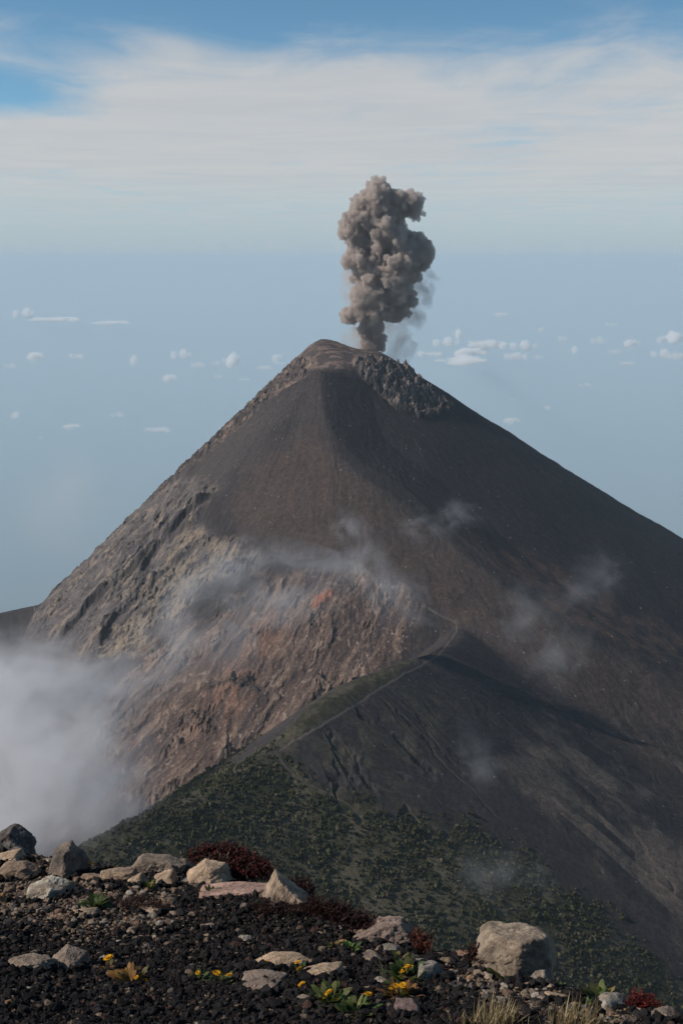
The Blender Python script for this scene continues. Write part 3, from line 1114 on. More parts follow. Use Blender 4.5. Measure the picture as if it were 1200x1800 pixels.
k1 = t.rng(t.math('ADD', t.math('MULTIPLY', sn, .6), t.math('MULTIPLY', sn2, .4)), .33, .68, .52, 1.42)
sc_ = t.mix(1.0, base, t.comb(k1, t.math('MULTIPLY', k1, .985), t.math('MULTIPLY', k1, .96)), 'MULTIPLY')
pit = t.rng(sn2, .60, .70)
sc_ = t.mix(t.math('MULTIPLY', pit, .55), sc_, (.055, .043, .037))
lich = t.rng(t.noise(ob, 14.0, 4, .7, 1.0), .64, .72)
sc_ = t.mix(t.math('MULTIPLY', lich, .35), sc_, (.36, .34, .29))
hgt = t.math('ADD', t.math('MULTIPLY', sn2, 1.0), t.math('MULTIPLY', sn3, .5))
finish(t, sc_, .93, hgt, .016, .85, .2)
rubble('pebbles', pts, rad, pcol, M_STONE, 1, .7, .25, 6)


# ------------------------------------------------------------------ single stones
def rock(u, v, wp, hp, label, col=(.42, .300, .205), seed=0, planes=None, depth=.8, sink=.30, yaw=0.0, roll=0.0, nz=.07, group=None, lo=None, name='rock', sub=5, sharp=.03):
    """a stone whose outline spans wp x hp frame pixels, its foot at (u, v)"""
    g = ghit(u, v)
    slant = math.hypot(g[1], g[2])
    k = slant / F
    ww = wp * k / 2
    depth = min(depth, 2.6 * hp / wp)
    hh = max(.35 * hp * k, (hp * k - .32 * ww * depth) / .97)
    vv, ff = ICO[sub]
    r = np.random.default_rng(seed)
    if planes is None:
        N = r.normal(size=(13, 3))
        N /= np.linalg.norm(N, axis=1)[:, None]
        D = r.uniform(.62, .98, 13)
        N = np.vstack([N, ((0, 0, 1), (0, 0, -1), (1, 0, 0), (-1, 0, 0), (0, -1, 0), (0, 1, 0))])
        D = np.r_[D, .82, .8, .97, .97, .9, .9]
    else:
        N = np.array([p[:3] for p in planes], float)
        D = np.array([p[3] for p in planes], float)
        N /= np.linalg.norm(N, axis=1)[:, None]
    q = vv @ N.T
    inv = np.maximum(q, 1e-3) / D                          # 1 / distance to each face
    e = 1 / sharp
    rad_ = 1 / (np.sum(inv ** e, axis=1) ** (1 / e))
    p = vv * rad_[:, None]
    sd = seed * 3.1
    n = fbm3(p * 1.5 + sd, 5, seed, .55)
    n2 = fbm3(p * 6 + sd, 4, seed + 3, .6)
    cr = np.clip(.10 - np.abs(fbm3(p * 1.7 + sd + 5, 3, seed + 8)), 0, 1) / .10
    n3_ = fbm3(p * 17 + sd, 3, seed + 5, .6)
    p = p * (1 + nz * n + nz * .42 * n2 + nz * .14 * n3_ - .06 * cr)[:, None]
    c = np.tile(np.array(col, float), (len(p), 1))
    if lo is not None:
        m = sstep(-.25, .35, fbm3(p * 1.4 + sd + 3, 3, seed + 20))
        c = c + (np.array(lo) - c) * m[:, None]
    c *= (1 + .22 * np.clip(n2, -1, 1))[:, None]
    cy, sy = math.cos(roll), math.sin(roll)
    p = np.c_[p[:, 0] * cy - p[:, 2] * sy, p[:, 1], p[:, 0] * sy + p[:, 2] * cy]
    cy, sy = math.cos(yaw), math.sin(yaw)
    p = np.c_[p[:, 0] * cy - p[:, 1] * sy, p[:, 0] * sy + p[:, 1] * cy, p[:, 2]]
    mn, mx = p.min(0), p.max(0)
    p = (p - (mn + mx) / 2) / ((mx - mn) / 2)
    full = hh / (1 - sink)
    p = p * (ww, ww * depth, full / 2)
    ca, sa = math.cos(-.29), math.sin(-.29)              # lies with the slope
    p = np.c_[p[:, 0], p[:, 1] * ca - p[:, 2] * sa, p[:, 1] * sa + p[:, 2] * ca]
    o = mesh_np(name, p, ff, M_STONE, color=c)
    o.location = (g[0], g[1] + ww * depth * .6, 0)
    zg = G0 - GS * o.location.y if g[1] > 0 else 0
    zg = min(zg + .02, g[2] - GS * ww * depth * .6)
    o.location.z = zg + hh - full / 2
    return tag(o, label, 'rock', group)


TAN, PINK, GREY, PALE, BRN, DARK, ORG = (.42, .300, .205), (.42, .268, .21), (.24, .21, .185), (.46, .41, .33), (.25, .175, .125), (.095, .08, .07), (.40, .22, .12)
BOX = [(0, 0, 1, .80), (.12, 0, 1, .82), (1, -.10, .10, .88), (-1, -.2, .5, .82), (-.55, -1, .22, .78), (.75, -1, .05, .84), (0, 1, .2, .9), (0, 0, -1, .9), (-1, .3, -.2, .95), (.8, .2, .9, 1.02)]
WEDGE = [(-.45, -.35, 1, .52), (.95, -.3, .45, .62), (0, -1, .35, .7), (1, .2, 0, .95), (-1, 0, .1, .98), (0, 0, -1, .8), (0, 1, .2, .8)]
SLAB = [(-.10, -.15, 1, .40), (.25, -.1, 1, .48), (1, -.2, .1, .95), (-1, -.1, .3, .95), (0, -1, .1, .62), (0, 1, .1, .8), (0, 0, -1, .5), (.6, -1, .3, .8)]
PEAK = [(-.75, -.35, .7, .55), (.9, -.5, .45, .55), (.1, -1, .5, .62), (0, 1, .4, .7), (0, 0, -1, .8), (1, .3, -.1, .9), (-1, .2, -.1, .9)]
ROCKS = [
    (12, 1500, 74, 52, 'dark weathered boulder with a grey top, cut by the left edge', dict(col=DARK, lo=(.16, .14, .125), seed=1, depth=1.0, planes=[(.72, -.3, .75, .62), (-.6, -.3, .9, .7), (0, -1, .3, .7), (1, 0, 0, .95), (-1, 0, 0, .95), (0, 0, -1, .8), (0, 1, 0, .8)])),
    (14, 1520, 62, 30, 'tan tilted rock leaning below the dark boulder at the left edge', dict(seed=2, planes=WEDGE)),
    (30, 1548, 78, 36, 'rounded brown rock above the pale whitish rock at far left', dict(col=BRN, seed=3, nz=.05)),
    (108, 1545, 76, 66, 'tall brown boulder with a dark steep right side, on the left skyline', dict(col=(.19, .145, .115), lo=(.13, .105, .09), seed=4, depth=.9, planes=[(-.35, -.2, 1, .66), (.62, -.1, .85, .74), (1, -.35, .1, .80), (-1, -.3, .35, .82), (-.6, -1, .15, .70), (.55, -1, .2, .80), (0, 0, -1, .9), (0, 1, .1, .8)])),
    (82, 1583, 96, 44, 'pale whitish rock with a lichen crust, in front of the tall brown boulder', dict(col=PALE, lo=(.27, .22, .17), seed=5, depth=.8, planes=[(-.5, -.35, 1, .60), (.35, -.3, 1, .62), (1, -.4, .2, .85), (-1, -.3, .1, .95), (-.3, -1, .35, .66), (.6, -1, .1, .74), (0, 1, .2, .7), (0, 0, -1, .7)])),
    (161, 1552, 42, 20, 'small brown rock at the foot of the tall brown boulder', dict(col=BRN, seed=6)),
    (204, 1555, 62, 30, 'rounded tan rock with a rough dark right end, near the left skyline', dict(seed=7, lo=BRN, nz=.06)),
    (190, 1566, 34, 11, 'flat tan stone lying below the rounded tan rock', dict(seed=8, planes=SLAB)),
    (240, 1560, 44, 28, 'pointed tan rock between the rounded tan rock and the dark sided one', dict(seed=9, planes=PEAK)),
    (279, 1540, 96, 40, 'long sloping slab with a dark hollow underside, at the skyline', dict(seed=10, col=(.25, .195, .15), depth=.55, roll=-.28, sink=.1, planes=SLAB)),
    (326, 1538, 38, 34, 'upright tan rock beside the red heather cushion', dict(seed=11, col=(.23, .175, .135))),
    (290, 1560, 50, 33, 'wedge of tan rock with a black shaded right face', dict(seed=12, planes=WEDGE, sharp=.03)),
    (366, 1562, 84, 50, 'large angular tan rock in front of the red heather cushion', dict(seed=13, planes=[(-.42, -.3, 1, .50), (.5, -.2, 1, .62), (1, -.3, .2, .9), (-1, -.2, .2, .98), (0, -1, .6, .50), (.7, -1, .4, .65), (0, 1, 0, .8), (0, 0, -1, .8)], roll=.25)),
    (412, 1580, 148, 28, 'broad flat pinkish slab lying below the red heather', dict(col=PINK, seed=14, depth=.5, nz=.04, planes=SLAB, roll=.06)),
    (510, 1596, 108, 66, 'steep sandy wedge of rock with a rough right ridge, right of the pink slab', dict(col=(.42, .31, .22), lo=(.25, .185, .14), seed=15, depth=.6, planes=[(.62, -.15, 1, .36), (-.95, -.30, .55, .55), (-.1, -1, .5, .50), (-1, -.1, .1, .8), (1, -.1, .3, .98), (0, 1, .3, .7), (0, 0, -1, .6)], sharp=.025)),
    (672, 1664, 112, 50, 'long rough tan outcrop sloping down to the right on the crest', dict(col=(.28, .205, .165), seed=16, depth=.5, roll=.36, nz=.08, sink=.3, planes=SLAB)),
    (260, 1609, 52, 16, 'flat tan stone alone on the cinders below the dark sided wedge', dict(seed=17, planes=SLAB)),
    (150, 1614, 44, 21, 'blocky tan stone beside the green leafy plant on the left', dict(seed=18)),
    (365, 1638, 36, 14, 'flat brownish stone alone in the middle of the black cinders', dict(seed=19, planes=SLAB, col=(.25, .19, .145))),
    (282, 1643, 40, 12, 'thin pinkish stone tilted in the cinders, left of the middle', dict(col=PINK, seed=20, planes=SLAB, roll=.2)),
    (45, 1712, 92, 32, 'low brown rock half buried at lower left, left one of a pair', dict(col=(.25, .19, .145), seed=21, sink=.4)),
    (114, 1709, 70, 42, 'angular brown rock at lower left, taller right one of a pair', dict(col=(.24, .185, .145), seed=22, planes=[(-.7, -.4, .8, .55), (.4, -.3, 1, .70), (1, -.3, .2, .85), (0, -1, .3, .62), (-1, 0, .1, .95), (0, 1, 0, .8), (0, 0, -1, .8)])),
    (455, 1748, 104, 34, 'smooth domed tan rock with a dark right end, beside the yellow flowers', dict(col=(.26, .195, .155), seed=23, sink=.4, nz=.03, planes=[(-.25, -.3, 1, .58), (.25, -.2, 1, .62), (1, -.4, .2, .92), (-1, -.2, .5, .9), (0, -1, .5, .66), (0, 1, 0, .8), (0, 0, -1, .8)])),
    (500, 1706, 112, 28, 'long low tan rock half buried behind the domed rock', dict(seed=24, sink=.45, depth=.5, nz=.05)),
    (568, 1724, 74, 28, 'low tan rock sloping down right, at the end of the long low rock', dict(seed=25, sink=.4, depth=.6, roll=.25, planes=SLAB)),
    (655, 1698, 44, 25, 'flat topped tan rock alone on the cinders right of the middle', dict(seed=26, col=(.26, .195, .15))),
    (761, 1725, 52, 34, 'grey cracked rock with a dark shaded right side', dict(col=(.30, .265, .225), seed=27, nz=.08)),
    (738, 1701, 42, 14, 'flat grey brown stone behind the grey cracked rock', dict(col=GREY, seed=28, planes=SLAB)),
    (645, 1750, 40, 13, 'small pale flat stone with a yellow flower in front', dict(col=(.42, .31, .20), seed=29, planes=SLAB)),
    (718, 1790, 46, 34, 'blocky reddish brown rock at the bottom, left of the dry grass', dict(col=(.20, .14, .125), seed=30)),
    (912, 1722, 162, 94, 'big squarish boulder with a sunlit flat top and black right face', dict(col=(.35, .27, .20), lo=(.22, .17, .125), seed=31, planes=BOX, yaw=-.18, depth=.85, nz=.055, sink=.12, sharp=.035)),
    (934, 1730, 68, 30, 'rounded brown rock at the foot of the big squarish boulder', dict(col=(.25, .20, .16), seed=32, nz=.05)),
    (918, 1738, 42, 16, 'low pinkish stone in front of the big squarish boulder', dict(col=PINK, seed=33, planes=SLAB)),
    (1078, 1778, 56, 32, 'pale angular rock on the crest right of the leafy plant', dict(col=(.34, .27, .215), lo=(.38, .35, .30), seed=34)),
    (1166, 1798, 64, 24, 'rounded brown rock at the lower right corner', dict(col=(.25, .19, .145), seed=35)),
    (1130, 1790, 34, 13, 'flat tan stone between the bright red plants and the corner rock', dict(seed=36, planes=SLAB)),
    (985, 1766, 46, 19, 'tan blocky stone among pebbles above the dry grass', dict(seed=37)),
    (1012, 1757, 28, 14, 'small pale stone below the leafy plant at right', dict(col=(.33, .26, .20), seed=38)),
    (812, 1690, 50, 20, 'orange tinted rough stone left of the big boulder', dict(col=(.31, .185, .125), seed=39)),
    (775, 1683, 30, 10, 'flat pale stone on the crest between outcrop and orange stone', dict(col=(.33, .26, .21), seed=40, planes=SLAB)),
    (652, 1787, 24, 13, 'small pale stone in the green leaves at the bottom', dict(col=(.40, .31, .20), seed=41)),
    (368, 1686, 16, 11, 'small orange pebble alone on the cinders above the flowers', dict(col=ORG, seed=42)),
    (533, 1770, 26, 19, 'small tan stone standing right of the domed rock', dict(col=(.30, .235, .18), seed=43)),
    (482, 1775, 13, 13, 'pale upright pebble below the domed rock', dict(col=(.40, .34, .27), seed=44)),
    (382, 1598, 36, 8, 'thin orange tan flake lying under the pink slab', dict(col=(.33, .22, .15), seed=45, planes=SLAB)),
    (432, 1602, 28, 15, 'reddish brown stone under the right end of the pink slab', dict(col=(.22, .16, .14), seed=46)),
    (150, 1578, 19, 9, 'small yellowish stone right of the pale whitish rock', dict(col=(.42, .35, .22), seed=47)),
    (332, 1729, 18, 11, 'small rusty stone left of the yellow flowers', dict(col=(.24, .12, .07), seed=48)),
    (2, 1738, 20, 14, 'small orange brown stone cut by the left edge', dict(col=(.30, .19, .12), seed=49)),
    (915, 1793, 24, 14, 'small rounded brown stone in front of the dry grass', dict(col=(.22, .15, .11), seed=50)),
]
for q in ROCKS:
    small = q[2] < 60
    rock(*q[:5], sub=4 if small else 6, **q[5])
# cinders banked against the feet of the stones
rim = []
for q in ROCKS:
    g = ghit(q[0], q[1])
    ww = q[2] * math.hypot(g[1], g[2]) / F / 2
    n = int(10 + q[2] * 1.1)
    a = rg.uniform(math.pi * .95, math.pi * 2.05, n)
    k = rg.normal(1.0, .12, n)
    dd = min(q[5].get('depth', .8), 2.6 * q[3] / q[2])
    rim.append(np.c_[g[0] + np.cos(a) * ww * k, g[1] + ww * dd * .6 + np.sin(a) * ww * dd * k])
rim = np.vstack(rim)
rr2 = np.clip(rg.lognormal(math.log(.0075), .5, len(rim)), .004, .018)
rubble('gravel', rim, rr2, np.array((.0185, .0165, .016)) * rg.uniform(.6, 1.6, len(rim))[:, None], M_CIND, 2, .9, .0, 8)
# smaller stones that nothing tells apart
LS = 'small loose stone, pale tan or brown, lying among the pebbles and cinders'
pp = scatter(170, lambda x, y: .12 + .88 * peb_mask(x, y))
crest_pick = lambda x, y: sstep(.55, .05, np.interp(x / y, CRT, CR[:, 1]) - y) * (x / y > -.29) * (x / y < .08)
n_first = len(pp)
pp = np.vstack([pp, scatter(70, crest_pick)])
for i, (x, y) in enumerate(pp):
    z = float(hill(np.array([x]), np.array([y]))[0])
    u, v = toplane(x, y, z)
    wq = float(np.clip(rg.lognormal(math.log(12 if i < n_first else 19), .4), 7, 38))
    rock(float(u), float(v) + 2, wq, wq * rg.uniform(.35, .6), LS, col=tuple(pal[rg.integers(0, 5)] * rg.uniform(.8, 1.25)), seed=300 + i, sub=3, name='stone', group='small loose stones', planes=SLAB if i % 3 == 0 else None)

# ------------------------------------------------------------------ plants on the hilltop
def leaf_mat(name, trans, rough=.6):
    m, t = mat(name)
    ob = t.node('ShaderNodeTexCoord').outputs['Object']
    n = t.noise(ob, 60.0, 3, .6)
    k = t.rng(n, .3, .7, .7, 1.3)
    finish(t, t.mix(1.0, tint_node(t), t.comb(k, k, k), 'MULTIPLY'), rough, None, spec=.2, trans=trans)
    return m


M_LEAF = leaf_mat('plant_leaf', (.10, .13, .03))
M_HEATH = leaf_mat('heather_leaf', (.10, .02, .015), .8)
M_DRY = leaf_mat('dry_stalk', (.25, .19, .09), .8)
M_PETAL = leaf_mat('petal', (.55, .26, .01), .7)


def blades(base, direc, length, width, curl, cols, seg=5, shape='leaf', twist=None):
    """many bent blades at once; arrays of n. Returns verts, faces, colours"""
    n = len(base)
    tt = np.linspace(0, 1, seg + 1)
    d = direc / np.linalg.norm(direc, axis=1)[:, None]
    side = np.cross(d, (0, 0, 1.0))
    sl = np.linalg.norm(side, axis=1)[:, None]
    side = np.where(sl > 1e-3, side / np.maximum(sl, 1e-3), (1.0, 0, 0))
    if twist is not None:
        up = np.cross(side, d)
        side = side * np.cos(twist)[:, None] + up * np.sin(twist)[:, None]
    prof = {'leaf': np.sin(np.pi * (tt * .86 + .12)) ** .8, 'grass': 1 - tt ** 1.5 * .92, 'needle': np.sin(np.pi * (tt * .8 + .15)), 'petal': np.clip(np.sin(np.pi * (tt * .75 + .13)), 0, 1) ** .6}[shape]
    P = base[:, None, :] + d[:, None, :] * (tt[None, :, None] * length[:, None, None])
    P[..., 2] -= curl[:, None] * length[:, None] * tt[None] ** 2
    w_ = side[:, None, :] * (width[:, None, None] * .5 * prof[None, :, None])
    V = np.stack([P - w_, P + w_], 2).reshape(-1, 3)
    i = (np.arange(n)[:, None] * 2 * (seg + 1) + 2 * np.arange(seg)[None]).reshape(-1, 1)
    Fc = i + np.array((0, 1, 3, 2))
    C = np.repeat(cols, 2 * (seg + 1), axis=0)
    return V, Fc, C


def join(parts):
    V, Fc, C, n = [], [], [], 0
    for v, f, c in parts:
        V.append(v)
        Fc.append(f + n)
        C.append(c)
        n += len(v)
    return np.vstack(V), np.vstack(Fc), np.vstack(C)


def leaves(r, n, size, spread, cols):
    """a low rosette of pointed leaves round the origin"""
    a = r.uniform(0, 2 * np.pi, n)
    el = r.uniform(.25, 1.25, n)
    rr = r.uniform(0, spread, n)
    base = np.c_[np.cos(a) * rr, np.sin(a) * rr, np.full(n, .002)]
    dr = np.c_[np.cos(a) * np.cos(el), np.sin(a) * np.cos(el), np.sin(el)]
    L = size * r.uniform(.6, 1.15, n)
    c = np.array(cols)[r.integers(0, len(cols), n)] * r.uniform(.7, 1.25, n)[:, None]
    return blades(base, dr, L, L * r.uniform(.26, .42, n), r.uniform(.1, .55, n), c, 5, 'leaf', r.uniform(-.5, .5, n))


GREEN = ((.055, .085, .022), (.085, .105, .028), (.04, .07, .02), (.13, .13, .045))
YELL = ((.16, .15, .045), (.10, .115, .03), (.22, .15, .05), (.07, .085, .025))
RUST = ((.19, .075, .022), (.13, .055, .022), (.09, .085, .03), (.24, .12, .03))


def foot(u, v):
    g = ghit(u, v)
    return g, math.hypot(g[1], g[2]) / F


def flower_head(parent, p, rad, tilt, r, stem_from, col=(.72, .36, .008)):
    n = 13
    a = np.linspace(0, 2 * np.pi, n, endpoint=False)
    V, Fc, C = [], [], []
    for ring, (k, el, ln) in enumerate(((0, .22, 1.0), (.2, .55, .8))):
        aa = a + k
        d = np.c_[np.cos(aa) * np.cos(el), np.sin(aa) * np.cos(el), np.full(n, np.sin(el))]
        V.append(blades(d * rad * .18, d, np.full(n, rad * ln), np.full(n, rad * .42), np.full(n, .12), np.tile(np.array(col) * (1 if ring == 0 else .85), (n, 1)), 4, 'petal'))
    v, f, c = join(V)
    dv, df = ICO[2]
    disc = (dv * (rad * .34, rad * .34, rad * .2) + (0, 0, rad * .12))
    rot = np.array(Euler(tilt).to_matrix())
    head = mesh_np('flower', v @ rot.T + p, f, M_PETAL, parent, c)
    hd = mesh_np('flower_centre', disc @ rot.T + p, df, M_PETAL, head, np.tile((.42, .17, .012), (len(disc), 1)))
    # stem
    s0, s1 = np.array(stem_from), np.array(p)
    tt = np.linspace(0, 1, 7)
    ax = s0 + (s1 - s0) * tt[:, None] + np.c_[np.sin(tt * np.pi) * .004, tt * 0, tt * 0]
    ang = np.linspace(0, 2 * np.pi, 6, endpoint=False)
    ringv = np.stack([np.cos(ang), np.sin(ang), ang * 0], 1) * .0011
    sv = (ax[:, None] + ringv[None]).reshape(-1, 3)
    fi = []
    for i in range(6):
        for j in range(6):
            fi.append((i * 6 + j, i * 6 + (j + 1) % 6, (i + 1) * 6 + (j + 1) % 6, (i + 1) * 6 + j))
    mesh_np('stem', sv, np.array(fi), M_LEAF, head, np.tile((.07, .085, .03), (len(sv), 1)))


def plant(u, v, wpx, label, cols=GREEN, n=26, flowers=(), seed=0, tall=1.0, name='leafy_plant', cat='plant', group=None):
    """leafy plant; flowers are (frame u, v, radius px)"""
    g, k = foot(u, v)
    r = np.random.default_rng(seed)
    root = bpy.data.objects.new(name, None)
    S.collection.objects.link(root)
    root.location = g
    root.empty_display_size = .05
    tag(root, label, cat, group)
    V = leaves(r, int(n * 1.3), wpx * k * (.30 + .25 * tall), wpx * k * .34, cols)
    V[0][:, 2] += .008
    mesh_np('foliage', V[0], V[1], M_LEAF, root, V[2])
    for fu, fv, fr in flowers:
        a, b = ray(fu, fv)
        p = np.array((a * g[1], g[1], b * g[1])) - g
        p[2] = max(p[2], .012)
        flower_head(root, p, fr * k, (r.uniform(.1, .7), r.uniform(-.5, .2), r.uniform(0, 6)), r, (p[0] * .3, .0, 0))
    return root


plant(168, 1598, 46, 'dark green leafy plant beside the blocky tan stone on the left', GREEN, 34, seed=1)
plant(262, 1564, 30, 'small curled green rosette in front of the dark sided wedge of rock', YELL, 22, seed=2)
plant(372, 1578, 34, 'low yellowish green plant in front of the large angular tan rock', YELL, 24, seed=3)
plant(588, 1670, 30, 'yellowish leafy plant, left one of two above the long low rock', YELL, 18, seed=4)
plant(615, 1672, 30, 'fresh green leafy plant, right one of two above the long low rock', ((.07, .13, .025), (.05, .10, .02), (.15, .14, .05)), 18, seed=5)
plant(155, 1522, 18, 'flowering plant with two yellow heads on the left skyline', GREEN, 10, ((149, 1512, 4.5), (161, 1517, 3)), 6, name='flowering_plant', cat='flowering plant')
plant(190, 1708, 34, 'flowering plant with one tall yellow head among the cinders at left', RUST, 18, ((191, 1684, 7.5),), 7, .7, name='flowering_plant', cat='flowering plant')
plant(228, 1730, 62, 'rusty orange leaved plant with yellow blossoms right of the tall yellow flower', RUST, 46, ((240, 1718, 4), (254, 1730, 6), (250, 1722, 5), (215, 1722, 3.5)), 8, .6, name='flowering_plant', cat='flowering plant')
plant(352, 1728, 46, 'green plant with small orange flower left of the domed rock', GREEN, 24, ((348, 1710, 4),), 9, .55, name='flowering_plant', cat='flowering plant')
plant(392, 1734, 44, 'green plant with two yellow flowers touching the domed rock', GREEN, 26, ((381, 1711, 7), (403, 1715, 7)), 10, .6, name='flowering_plant', cat='flowering plant')
plant(466, 1704, 24, 'flowering plant with one yellow head on the long low rock', GREEN, 10, ((466, 1692, 5.5),), 11, .6, name='flowering_plant', cat='flowering plant')
plant(528, 1716, 36, 'flowering plant with two yellow heads between the long and sloping rocks', GREEN, 20, ((523, 1692, 5), (527, 1703, 6)), 12, .6, name='flowering_plant', cat='flowering plant')
plant(532, 1740, 20, 'flowering plant with one yellow head right of the domed rock', GREEN, 10, ((530, 1731, 6.5),), 13, .6, name='flowering_plant', cat='flowering plant')
plant(575, 1765, 70, 'green plant with orange yellow flowers at the bottom centre', GREEN, 46, ((578, 1744, 6), (597, 1755, 7), (570, 1752, 5)), 14, .6, name='flowering_plant', cat='flowering plant')
plant(622, 1784, 64, 'bright green leafy plant at the bottom centre around a pale stone', GREEN, 48, seed=15, tall=.6)
plant(646, 1757, 14, 'flowering plant with one yellow head before the pale flat stone', GREEN, 6, ((647, 1748, 7),), 16, .6, name='flowering_plant', cat='flowering plant')
plant(716, 1722, 66, 'bushy green plant with orange flowers touching the grey cracked rock', GREEN + YELL, 60, ((710, 1705, 6), (716, 1698, 4), (722, 1700, 4)), 17, .75, name='flowering_plant', cat='flowering plant')
plant(705, 1690, 36, 'small yellow green plant behind the bushy plant with orange flowers', YELL, 22, seed=18)
plant(702, 1756, 64, 'rusty plant with orange and yellow flowers above the blocky reddish rock', RUST, 44, ((696, 1733, 5.5), (708, 1732, 6), (711, 1742, 6.5), (686, 1738, 4)), 19, .6, name='flowering_plant', cat='flowering plant')
plant(848, 1704, 40, 'yellow green leafy plant at the left foot of the big boulder', YELL, 26, seed=20)
plant(882, 1722, 44, 'dark green leafy plant in front of the big boulder', GREEN + YELL, 34, seed=21)
plant(1050, 1752, 58, 'large yellow green leafy plant standing on the right crest', YELL + GREEN, 48, seed=22, tall=1.0)
plant(1030, 1772, 28, 'small green plant left of the pale angular rock', GREEN, 18, seed=23)
plant(1066, 1772, 20, 'tiny green plant growing against the pale angular rock', GREEN, 14, seed=24)
plant(982, 1732, 20, 'tiny yellow green plant right of the big boulder', YELL, 14, seed=25)
plant(1110, 1788, 22, 'small green plant right of the pale angular rock', GREEN, 14, seed=26)


def heather(poly, n, label, hpx, cols, seed, dome=.0, name='heather_cushion', ln=(14, 24), group=None):
    """mat of short upright reddish shoots filling a frame polygon"""
    r = np.random.default_rng(seed)
    P = np.array(poly, float)
    u = r.uniform(P[:, 0].min(), P[:, 0].max(), n * 4)
    v = r.uniform(P[:, 1].min(), P[:, 1].max(), n * 4)
    d = in_poly(u, v, poly)
    u, v, d = u[d > 0][:n], v[d > 0][:n], d[d > 0][:n]
    # the cushion's own rise: points inside the outline stand on a mound over the ground behind the crest
    cu, cv = P[:, 0].mean(), P[:, 1].max()
    g, k = foot(cu, cv)
    a, b = ray(u, v)
    depth = g[1] + (cv - v) * k * 1.15
    B = np.c_[a * depth, depth, b * depth]
    B += r.normal(size=B.shape) * .006
    m = len(B)
    L = r.uniform(*ln, m) * k * .8
    dr = np.c_[r.normal(0, .5, m), r.normal(0, .5, m), np.ones(m)]
    c = np.array(cols)[r.integers(0, len(cols), m)] * r.uniform(.55, 1.3, m)[:, None]
    parts = [blades(B - (0, 0, .01), dr, L, L * .09, r.uniform(-.1, .2, m), c * .7, 3, 'grass')]
    for q in range(7):
        t_ = r.uniform(.3, 1.0, m)
        dd = dr / np.linalg.norm(dr, axis=1)[:, None]
        bb = B + dd * (L * t_)[:, None]
        an = r.uniform(0, 2 * np.pi, m)
        d2 = np.c_[np.cos(an), np.sin(an), r.uniform(.4, 1.4, m)]
        parts.append(blades(bb, d2, L * r.uniform(.22, .38, m), L * .13, r.uniform(0, .3, m), c * r.uniform(.7, 1.4, m)[:, None], 2, 'needle'))
    V, Fc, C = join(parts)
    # soil mound under the shoots
    o = mesh_np(name, V, Fc, M_HEATH, color=C)
    return tag(o, label, 'heather', group)


RED = ((.080, .018, .018), (.055, .016, .016), (.11, .026, .022), (.045, .03, .02))
DRED = ((.034, .016, .016), (.042, .020, .018), (.028, .02, .017), (.06, .032, .022))
heather([(330, 1512), (345, 1500), (378, 1494), (420, 1500), (450, 1515), (478, 1535), (470, 1545), (410, 1552), (400, 1530), (350, 1522)], 1500, 'big dark red heather cushion behind the large angular tan rock', 0, RED, 1)
heather([(352, 1518), (398, 1516), (400, 1530), (380, 1526), (356, 1530)], 160, 'grey twiggy heather edge between two tan rocks', 0, ((.12, .09, .06), (.16, .12, .08), (.06, .03, .03)), 2, name='heather_tuft')
heather([(545, 1588), (600, 1600), (640, 1618), (690, 1645), (685, 1655), (625, 1640), (570, 1612), (540, 1600)], 950, 'long dark red heather mat along the crest left of the rough outcrop', 0, DRED, 3, name='heather_mat')
heather([(440, 1592), (480, 1590), (540, 1596), (600, 1608), (590, 1618), (500, 1608), (445, 1602)], 480, 'low dark heather under the sandy wedge of rock', 0, DRED, 4, name='heather_mat', ln=(8, 16))
heather([(205, 1580), (260, 1578), (300, 1590), (290, 1604), (230, 1602), (200, 1592)], 380, 'low blackish red heather below the pointed tan rock', 0, DRED, 5, name='heather_mat', ln=(7, 13))
heather([(505, 1560), (530, 1552), (548, 1570), (552, 1592), (535, 1590)], 240, 'dry reddish heather behind the sandy wedge of rock', 0, DRED, 6, name='heather_tuft')
heather([(722, 1656), (735, 1646), (750, 1660), (756, 1676), (735, 1678)], 150, 'rusty red heather tuft on the crest right of the rough outcrop', 0, ((.12, .035, .022), (.08, .03, .02)), 7, name='heather_tuft')
heather([(826, 1672), (842, 1676), (872, 1702), (868, 1712), (838, 1700), (822, 1690)], 260, 'dark red heather against the left side of the big boulder', 0, DRED, 8, name='heather_tuft')
heather([(1104, 1764), (1122, 1758), (1146, 1768), (1160, 1778), (1130, 1782), (1106, 1778)], 260, 'bright crimson heather on the crest near the lower right corner', 0, ((.19, .028, .020), (.14, .022, .018), (.09, .02, .018)), 9, name='heather_tuft')


def grass_tuft(u, v, wpx, hpx, n, label, seed):
    g, k = foot(u, v)
    r = np.random.default_rng(seed)
    base = np.c_[r.normal(0, wpx * k * .22, n), r.normal(0, .03, n), np.full(n, -.01)]
    lean = r.normal(.16, .26, n)
    dr = np.c_[lean + base[:, 0] * 1.2, r.normal(0, .2, n), np.ones(n)]
    L = hpx * k * r.uniform(.45, 1.12, n)
    cols = np.array(((.42, .32, .17), (.34, .25, .12), (.50, .40, .24), (.22, .155, .08)))[r.integers(0, 4, n)] * r.uniform(.7, 1.15, n)[:, None]
    V, Fc, C = blades(base, dr, L, np.full(n, 2.6 * k) * r.uniform(.5, 1.2, n), r.uniform(-.02, .22, n), cols, 6, 'grass', r.uniform(-1, 1, n))
    o = mesh_np('grass_tuft', V, Fc, M_DRY, color=C)
    o.location = g
    return tag(o, label, 'grass')


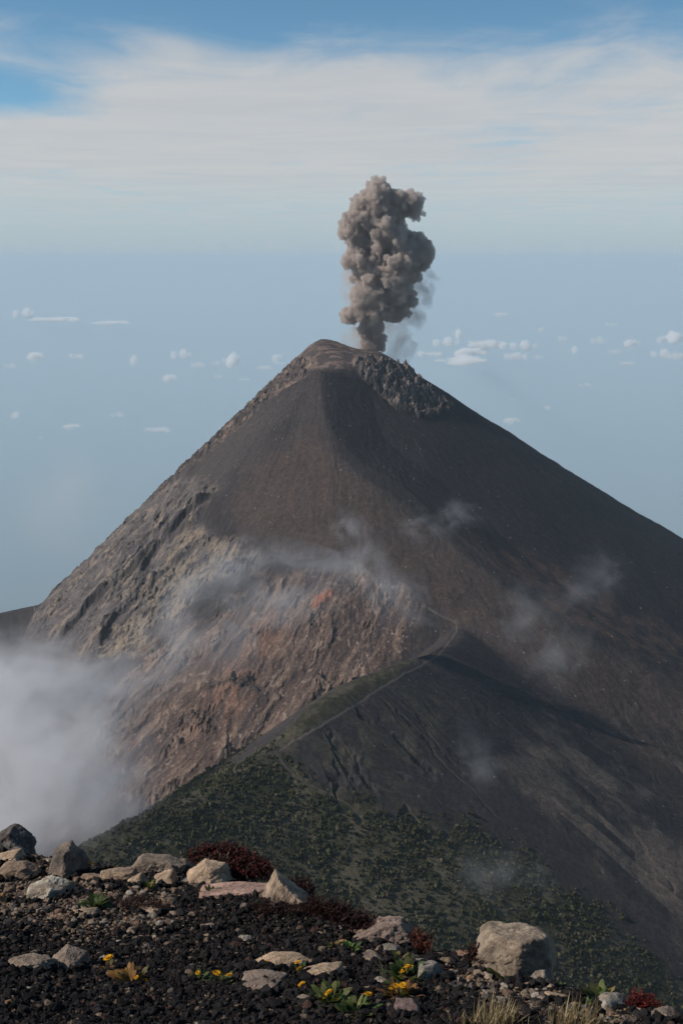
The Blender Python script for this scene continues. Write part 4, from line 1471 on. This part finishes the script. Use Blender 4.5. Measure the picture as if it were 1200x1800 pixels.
grass_tuft(868, 1812, 90, 66, 260, 'dry straw coloured grass tuft at the bottom, left one of two', 1)
grass_tuft(1008, 1815, 90, 62, 260, 'dry straw coloured grass tuft at the bottom, right one of two', 2)
grass_tuft(812, 1808, 40, 30, 40, 'sparse short dry grass left of the straw tufts', 3)
grass_tuft(672, 1718, 24, 34, 10, 'few thin dry stalks below the flat topped stone right of the middle', 4)

# ------------------------------------------------------------------ shrubs on the ridge below
rs = np.random.default_rng(55)
uu, vvv, wg = vm['u'], vm['v'], np.clip(vm['veg'], 0, 1)
patchy = fbm(vx / 60, vy / 60, 4, 301, .6)
cand = (uu > -60) & (uu < 1260) & (vvv > 1180) & (vvv < 1860) & (wg > .08)
pth = np.full(len(vx), 99.0)
for P_ in PATHS:
    near_ = (np.abs(vx - P_[:, 0].mean()) < 260) & (np.abs(vy - P_[:, 1].mean()) < 400)
    pth[near_] = np.minimum(pth[near_], poly_dist(vx[near_], vy[near_], np.c_[P_, P_[:, 0] * 0])[0])
wg = wg ** 1.4 * (pth > 6)
prob = wg * (.34 + .66 * sstep(-.15, .40, patchy)) * cand
prob = prob * (1 - .30 * sstep(-40, 40, in_poly(uu, vvv, [(560, 1480), (680, 1450), (840, 1560), (860, 1650), (640, 1680)])))
NB = 21000
idx = rs.choice(len(vx), NB, p=prob / prob.sum())
bv, bf = ICO[1]
VB, FB, CB = [], [], []
bs = np.clip(rs.lognormal(math.log(1.65), .45, NB), .7, 4.4)
for j in range(3):
    off = rs.normal(size=(NB, 3)) * bs[:, None] * (.55, .55, .28)
    c = np.c_[vx[idx], vy[idx], vz[idx]] + off
    c[:, 2] += bs * .45
    dv_ = bv[None] * (bs * rs.uniform(.45, .85, NB))[:, None, None] * (1 + .35 * rs.uniform(-1, 1, (NB, len(bv))))[..., None]
    VB.append((dv_ * (1, 1, 1.05) + c[:, None]).reshape(-1, 3))
    FB.append((bf[None] + (np.arange(NB) * len(bv) + j * NB * len(bv))[:, None, None]).reshape(-1, 3))
    g_ = np.array(((.032, .035, .015), (.045, .045, .019), (.024, .027, .013), (.066, .059, .034), (.074, .064, .042)))[rs.choice(5, NB, p=(.3, .25, .25, .12, .08))] * rs.uniform(.6, 1.35, NB)[:, None]
    CB.append(np.repeat(g_, len(bv), axis=0) * rs.uniform(.7, 1.3, (NB * len(bv), 1)))
M_SHRUB, t = mat('shrub_foliage')
finish(t, tint_node(t), .9, None, spec=.1)
tag(mesh_np('shrubbery', np.vstack(VB), np.vstack(FB), M_SHRUB, color=np.vstack(CB), smooth=False), kind='stuff')
